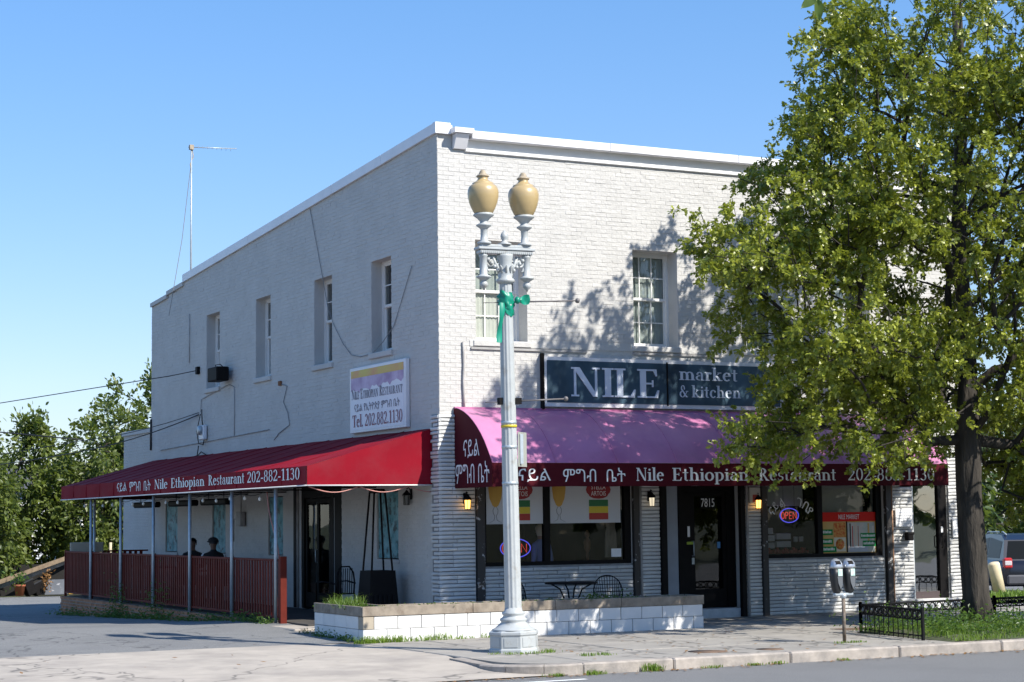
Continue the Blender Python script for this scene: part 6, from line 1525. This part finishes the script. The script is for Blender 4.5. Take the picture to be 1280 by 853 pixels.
btree(3.7, 36, 6.2, 2.0, 'bushy green tree left of the low rear wing, hiding the house behind', seed=22, n=210, lo=.04)
btree(.9, 37.4, 5.5, 2.2, 'broad mid green tree second from the left edge of the picture', seed=23, n=220, lo=.04, top=(24,(.6,0,5.5),(.5,.6,.7),.2,33))
btree(-1.2, 34.6, 5.0, 1.7, 'leafy tree at the left edge with pale trunk at its foot', seed=24, n=170, lo=.03)
btree(8.0, 42, 6.6, 2.4, 'dark tree far behind the rear wing, mostly hidden', BGL2, seed=25, n=160, lo=.05)
for k, (x, y, h, w, lb) in enumerate(((39,30,7.5,4,'dark tree behind the parked cars, partly covered by the oak'),(47,33,9,4.5,'tall tree far right behind the car park'),(33,26.5,5.5,2.6,'dark tree beyond the far corner of the shop building'))):
    btree(x, y, h, w, lb, BGL2, n=150, lo=.05, size=.34, per=42, seed=41+k)
# trees across the road, mirrored in the shop glass
for k, (x, y, h, w) in enumerate(((-34,-50,9,5),(-20,-56,11,6),(2,-52,10,5.5),(18,-54,12,6),(36,-50,10,6),(54,-55,11,6))):
    btree(x, y, h, w, ('first','second','third','fourth','fifth','sixth')[k]+' tree from the left across the road, mirrored in the shop glass', BGL2, n=70, lo=.08, size=.7, per=30, seed=61+k)
# twig hanging into the top of the picture, close to the camera
fwd = Vector((.4577,.884,.095)); 
LV = leafmat('near_leaf', (.05,.09,.02), (.14,.20,.04), (.3,.4,.05), .35)
tw = empty('overhanging_twig', (-9.045,-23.13,3.985), 'twig tip with two large green leaves hanging in at the top edge', 'twig')
MB().tube([(.25,-.1,.55),(.15,-.05,.3),(.06,0,.17),(.0,0,.10)], [.008,.006,.004,.003], 6).build('stem', M_BARK, tw)
def big_leaf(base, d, L_, w, n_):
    d, n_ = Vector(d).normalized(), Vector(n_).normalized(); x = d.cross(n_).normalized(); n_ = x.cross(d); mb = MB(); mb.smooth = True; vs = []
    for i in range(9):
        t = i/8; ww = w*math.sin(math.pi*min(1, t**.8))**.8*.5+.0005; c = Vector(base)+d*L_*t-n_*.02*t*t
        vs += [c+x*ww+n_*.008, c, c-x*ww+n_*.008]
    mb.add(vs, [(3*i+j, 3*i+j+1, 3*i+j+4, 3*i+j+3) for i in range(8) for j in range(2)]); mb.build('leaf', LV, tw)
big_leaf((.0,0,.10), (-.75,.2,-.45), .075, .045, (-.3,-1,.5)); big_leaf((.01,0,.10), (.16,.05,-1), .095, .04, (-.4,-1,.1))

# ------------------------------------------------------------------ left background: house, planks, pots
hs = empty('white_house', (0,46,-.6), 'white house glimpsed through the trees on the left', 'house')
mb = MB()
for k in range(19): mb.box(-9,-.02-.0*k,.1+k*.2,8,.02,.29+k*.2); mb.box(-9,-.035,.1+k*.2,8,-.02,.125+k*.2)
mb.box(-9,.02,0,8,7,3.9); mb.build('wall', mat('white_siding',(.62,.66,.72),.6), hs)
mb = MB(); mb.prism([(-.5,3.9),(7.5,3.9),(3.5,5.0)], (-9.4,0,0), (0,1,0), (0,0,1), (1,0,0), 0, 17.8); mb.build('roof', mat('house_roof',(.08,.08,.09),.9), hs)
for x in (-5.5,-1.5,2.5,5.5):
    wn = MB().box(x,-.06,1.6,x+1.1,-.036,3.3).build('window', M_WHITE, hs); MB().box(x+.1,-.07,1.7,x+1.0,-.061,3.2).build('pane', mat('dark_pane',(.03,.04,.05),.1,spec=.8), wn)
ck = MB().bbox(-9,27.3,-.44,-.6,27.5,-.30,.02).build('lot_curb', M_CURB, kind='structure') if False else None
for k, (a, b, lb) in enumerate((((-1.6,32.6,-.30),(2.9,33.9,1.08),'long weathered plank leaning up to the right behind the parking lot'),((-1.4,32.9,-.42),(2.2,33.9,.72),'second plank lying just under the long leaning one'))):
    A, B = Vector(a), Vector(b); mb = MB(); d = (B-A).normalized(); M = d.to_track_quat('X', 'Z').to_matrix(); mb.cbox((A+B)/2, (B-A).length, .05, .14, M); mb.build('plank', mat('pale_plank',(.18,.13,.08),.8,var=.3,vscale=8) if k == 0 else M_WOOD, None, lb, 'plank')
po = empty('plant_pot', (.0,32.3,-.42), 'terracotta pot with a green plant beside the leaning planks', 'plant pot')
mb = MB(); mb.lathe([(.13,0),(.18,.30),(.205,.31),(.205,.37),(.18,.37),(.17,.33)], n=16); mb.build('pot', mat('terracotta',(.30,.09,.04),.8,var=.1), po)
P_ = np.array([(0,0,.5)])+RNG.normal(0,1,(110,3))*np.array([.14,.14,.16]); leaves('foliage', P_, RNG.normal(0,1,(110,3)), .13, WEED, po)
def crate_(loc, h, label):
    o = empty('plastic_crate', loc, label, 'crate', rot=(0,R(-24),R(15))); mb = MB(); mb.bbox(-.16,-.15,.04,.16,.15,.04+h,.02); mb.build('crate_body', M_BLACK, o)
    r_ = MB(); r_.bbox(-.18,-.17,h+.0,.18,.17,h+.05,.01); r_.build('rim', mat('dark_plastic',(.02,.02,.022),.4), o); return o
crate_((.42,32.4,-.42), .5, 'black plastic crate tipped over beside the terracotta pot')
crate_((.72,32.6,-.42), .42, 'smaller black plastic crate leaning next to the brown dried plant')
P_ = np.array([(.90,32.5,.0)])+RNG.normal(0,1,(160,3))*np.array([.09,.09,.17]); lf = leaves('dried_plant', P_, RNG.normal(0,1,(160,3))+np.array([0,0,1.]), .10, DRYL, None); lf['label'] = 'clump of brown dried leaves beside the black bags'; lf['category'] = 'dried plant'
tbn = empty('overturned_tub', (1.42,33.0,-.42), 'grey overturned tub with a yellow rim end beside the brick plinth', 'tub')
mb = MB(); mb.add([(-.5,-.25,0),(.5,-.25,0),(.5,.25,0),(-.5,.25,0),(-.42,-.2,.48),(.42,-.2,.48),(.42,.2,.48),(-.42,.2,.48)], [(3,2,1,0),(4,5,6,7),(0,1,5,4),(1,2,6,5),(2,3,7,6),(3,0,4,7)]); mb.build('tub_shell', mat('tub_grey',(.10,.11,.13),.45,var=.2,stain=(.4,.4,.42),stscale=6,stthr=(.6,.66)), tbn)
MB().prism([(.28,.0),(.54,0),(.55,.42),(.45,.38),(.33,.2)], (0,-.29,0), (1,0,0), (0,0,1), (0,-1,0), 0, .03).build('yellow_end', mat('yellow_plastic',(.5,.30,.05),.5), tbn)
MB().bbox(-4,34.0,-.6,8,34.1,.55,.02).build('dark_fence', mat('dark_fence_board',(.008,.007,.006),.9,var=.4,vscale=4), None, 'dark board fence under the trees at the back of the lot', 'fence')
for k, (x, z) in enumerate(((3.0,.95),(3.35,.95))): MB().tube([(x,33.7,z-.30),(x+.02,33.7,z+.30)], .05, 6).build('pale_stake', mat('pale_stake_wood',(.5,.42,.28),.8), None, ('left','right')[k]+' one of two pale stakes standing against the dark back fence', 'stake')

# ------------------------------------------------------------------ cars in the side lot
def car(name, loc, rz, label, paint, L_=4.7, W=1.88, H=1.72, suv=True, cat='car'):
    o = empty(name, loc, label, cat, rot=(0,0,rz)); h = H; hw = W/2
    # profile (x rear->front, z): lower body and upper shell lofted over width stations
    xs = [-L_/2,-L_/2+.05,-L_/2+.25,-L_/2+.9,-L_/2+1.9,-.0+.35,.75,1.25,L_/2-.35,L_/2-.06,L_/2]
    bel = [.78,.98,1.03,1.04,1.03,1.02,1.0,.98,.90,.72,.60]; bot = [.48,.36,.30,.28,.26,.26,.26,.28,.30,.36,.44]; wd = [.80,.90,.96,1,1,1,1,.99,.95,.86,.78]
    body = MB(); body.smooth = True; vs = []; m_ = 10
    for x, b, t, w_ in zip(xs, bot, bel, wd):
        for (fy, fz) in ((-.80,0),(-.97,.10),(-1,.35),(-1.0,.62),(-.965,.90),(-.90,1.0),(.90,1.0),(.965,.90),(1.0,.62),(1,.35),(.97,.10),(.80,0)):
            vs.append((x, fy*hw*w_, b+(t-b)*fz))
    m_ = 12; n = len(xs)
    body.add(vs, [(i*m_+k, i*m_+(k+1)%m_, (i+1)*m_+(k+1)%m_, (i+1)*m_+k) for i in range(n-1) for k in range(m_)]+[tuple(range(m_))[::-1], tuple((n-1)*m_+k for k in range(m_))]); body.build('body', paint, o)
    gx = [(-L_/2+.12,1.0),(-L_/2+.40,h-.16),(-L_/2+.75,h-.03),(-.2,h),(.55,h-.10),(1.32,1.0)] if suv else [(-L_/2+.7,1.0),(-L_/2+1.35,h-.08),(-.2,h),(.45,h-.06),(1.3,1.0)]
    cab = MB(); cab.smooth = False; vs = []
    for (x, z) in gx: f = (z-1.0)/(h-1.0); yy_ = hw*(.93-.17*f); vs += [(x,-yy_,z),(x,yy_,z)]
    k = len(gx); cab.add(vs, [tuple(2*i for i in range(k)), tuple(2*i+1 for i in range(k))[::-1]]+[(2*i, 2*i+1, 2*i+3, 2*i+2) for i in range(k-1)])
    cab.build('cabin', paint, o)
    cg = mat('car_glass', (.006,.008,.01), .3, spec=.08)
    for s_ in (-1, 1):
        gl = MB(); pts = [gx[0],*gx[1:]]; cx = sum(p[0] for p in pts)/len(pts)
        for (a, b) in ((-L_/2+.55,-.55),(-.47,.35),(.42,1.05)):
            def topz(x): return float(np.interp(x, [p[0] for p in gx], [p[1] for p in gx]))-.10
            Q = [(a,1.06),(b,1.06),(b,max(1.08,topz(b))),(a,max(1.08,topz(a)))]
            vv = [(x, s_*(hw*(.93-.17*(z-1)/(h-1))+.006), z) for x, z in Q]; gl.add(vv, [(0,1,2,3) if s_ < 0 else (3,2,1,0)])
        gl.build('side_glass', cg, o)
    def q_panel(i, j, nm, off=.008, ins=.1):
        (x0,z0),(x1,z1) = gx[i], gx[j]; n_ = Vector((-(z1-z0),0,x1-x0)).normalized(); y0 = hw*(.93-.17*(z0-1)/(h-1))-ins; y1 = hw*(.93-.17*(z1-1)/(h-1))-ins
        a, b = Vector((x0,0,z0)), Vector((x1,0,z1)); A = a.lerp(b,.08)+n_*off; B = a.lerp(b,.94)+n_*off
        MB().add([A+Vector((0,-y0,0)),A+Vector((0,y0,0)),B+Vector((0,y1,0)),B+Vector((0,-y1,0))], [(0,1,2,3)]).build(nm, cg, o)
    q_panel(0,1,'rear_window'); q_panel(len(gx)-2,len(gx)-1,'windscreen')
    for sx in (-L_/2+.9, L_/2-.95):
        for s_ in (-1,1):
            wh = empty('wheel', (sx, s_*(hw-.11), .35), parent=o)
            t = MB(); t.lathe([(.22,-.11),(.33,-.11),(.355,-.07),(.355,.07),(.33,.11),(.22,.11)], n=24, smooth=False); t.v = [(v[0], v[2], v[1]) for v in t.v]; t.f = [f[::-1] for f in t.f]; t.build('tyre', mat('tyre_rubber',(.015,.015,.015),.8), wh)
            r_ = MB()
            for q in range(5): a = q*2*math.pi/5; Mq = Matrix.Rotation(a, 3, 'Y'); r_.cbox(Mq @ Vector((.11,s_*.06,0)), .2, .03, .05, Mq)
            r_.lathe([(.05,.03),(.05,.08)], n=10); 
            r_.build('rim', mat('alloy',(.5,.5,.52),.3,metal=.7), wh)
            ar = MB(); ar.tube([(sx+.41*math.cos(R(a)), s_*(hw*.985), .36+.41*math.sin(R(a))) for a in range(0,181,15)], .03, 5); ar.build('wheel_arch', mat('black_trim',(.02,.02,.02),.7), o)
    MB().bbox(-L_/2-.05,-hw*.86,.36,-L_/2+.12,hw*.86,.62,.04).build('rear_bumper', mat('bumper_grey',(.08,.08,.09),.5), o); MB().bbox(L_/2-.12,-hw*.84,.32,L_/2+.05,hw*.84,.56,.04).build('front_bumper', MATS['bumper_grey'], o)
    TL = mat('tail_light_red',(.45,.02,.02),.25,spec=.8); TW = mat('tail_light_clear',(.6,.55,.55),.2,spec=.8)
    for s_ in (-1,1):
        l_ = MB().bbox(-L_/2-.02,s_*hw*.70,.80,-L_/2+.20,s_*hw*.935,1.08,.03).build('tail_light', TL, o); MB().bbox(-L_/2-.03,s_*hw*.72,.88,-L_/2-.0,s_*hw*.92,1.0,.01).build('clear_lens', TW, l_)
        MB().bbox(L_/2-.28,s_*hw*.55,.66,L_/2-.015,s_*hw*.86,.82,.03).build('headlight', TW, o); MB().bbox(.75,s_*(hw+.14),1.0,.95,s_*(hw-.02),1.13,.03).build('mirror', paint, o)
    MB().bbox(L_/2-.05,-.42,.58,L_/2+.01,.42,.78,.01).build('grille', mat('black_trim',(.02,.02,.02),.7), o)
    pl_ = MB().bbox(-L_/2-.03,-.26,.68,-L_/2-.0,.26,.80,.004).build('number_plate', M_LETTER, o)
    if suv:
        for s_ in (-1,1): MB().tube([(-1.7,s_*.62,h-.02),(-1.4,s_*.62,h+.05),(.2,s_*.62,h+.04),(.4,s_*.62,h-.04)], .02, 5).build('roof_rail', M_GALV, o)
    return o
NAVY = mat('navy_car_paint', (.008,.010,.02), .35, coat=.3); SILV = mat('silver_blue_paint', (.02,.024,.03), .5)
car('parked_car', (23.2,11.3,-.42), R(63), 'dark navy parked car with its red and clear tail light showing beside the bollard', NAVY)
car('parked_car', (24.2,18.2,-.5), R(-100), 'blue grey parked car behind the dark one, partly hidden by the oak trunk', SILV, L_=4.5, H=1.48, suv=False)
bo = MB(); bo.lathe([(.15,0),(.15,.86),(.13,.90),(.05,.92)], n=14); b_ = bo.build('bollard', mat('cream_paint',(.62,.52,.34),.7,var=.1,vscale=6,bump=.2), None, 'thick cream bollard tilted to the left in front of the dark car', 'bollard', loc=(18.05,6.1,-.22)); b_.rotation_euler = (0,R(-13),0)
sheet('grass_island', [14.5,16,18,20,22,24], [2.6,3.6,5,6.2,7.4], lambda x, y: lot_z(x, y)+.06, M_EARTH)
grass('lot_grass', [(x, y, lot_z(x,y)+.04, rnd(.6,1.4)) for x, y in [(rnd(14.8,23), rnd(2.8,7.2)) for _ in range(420)]], .20, .03, 'long bright grass round the foot of the bollard', per=12, spread=.2)
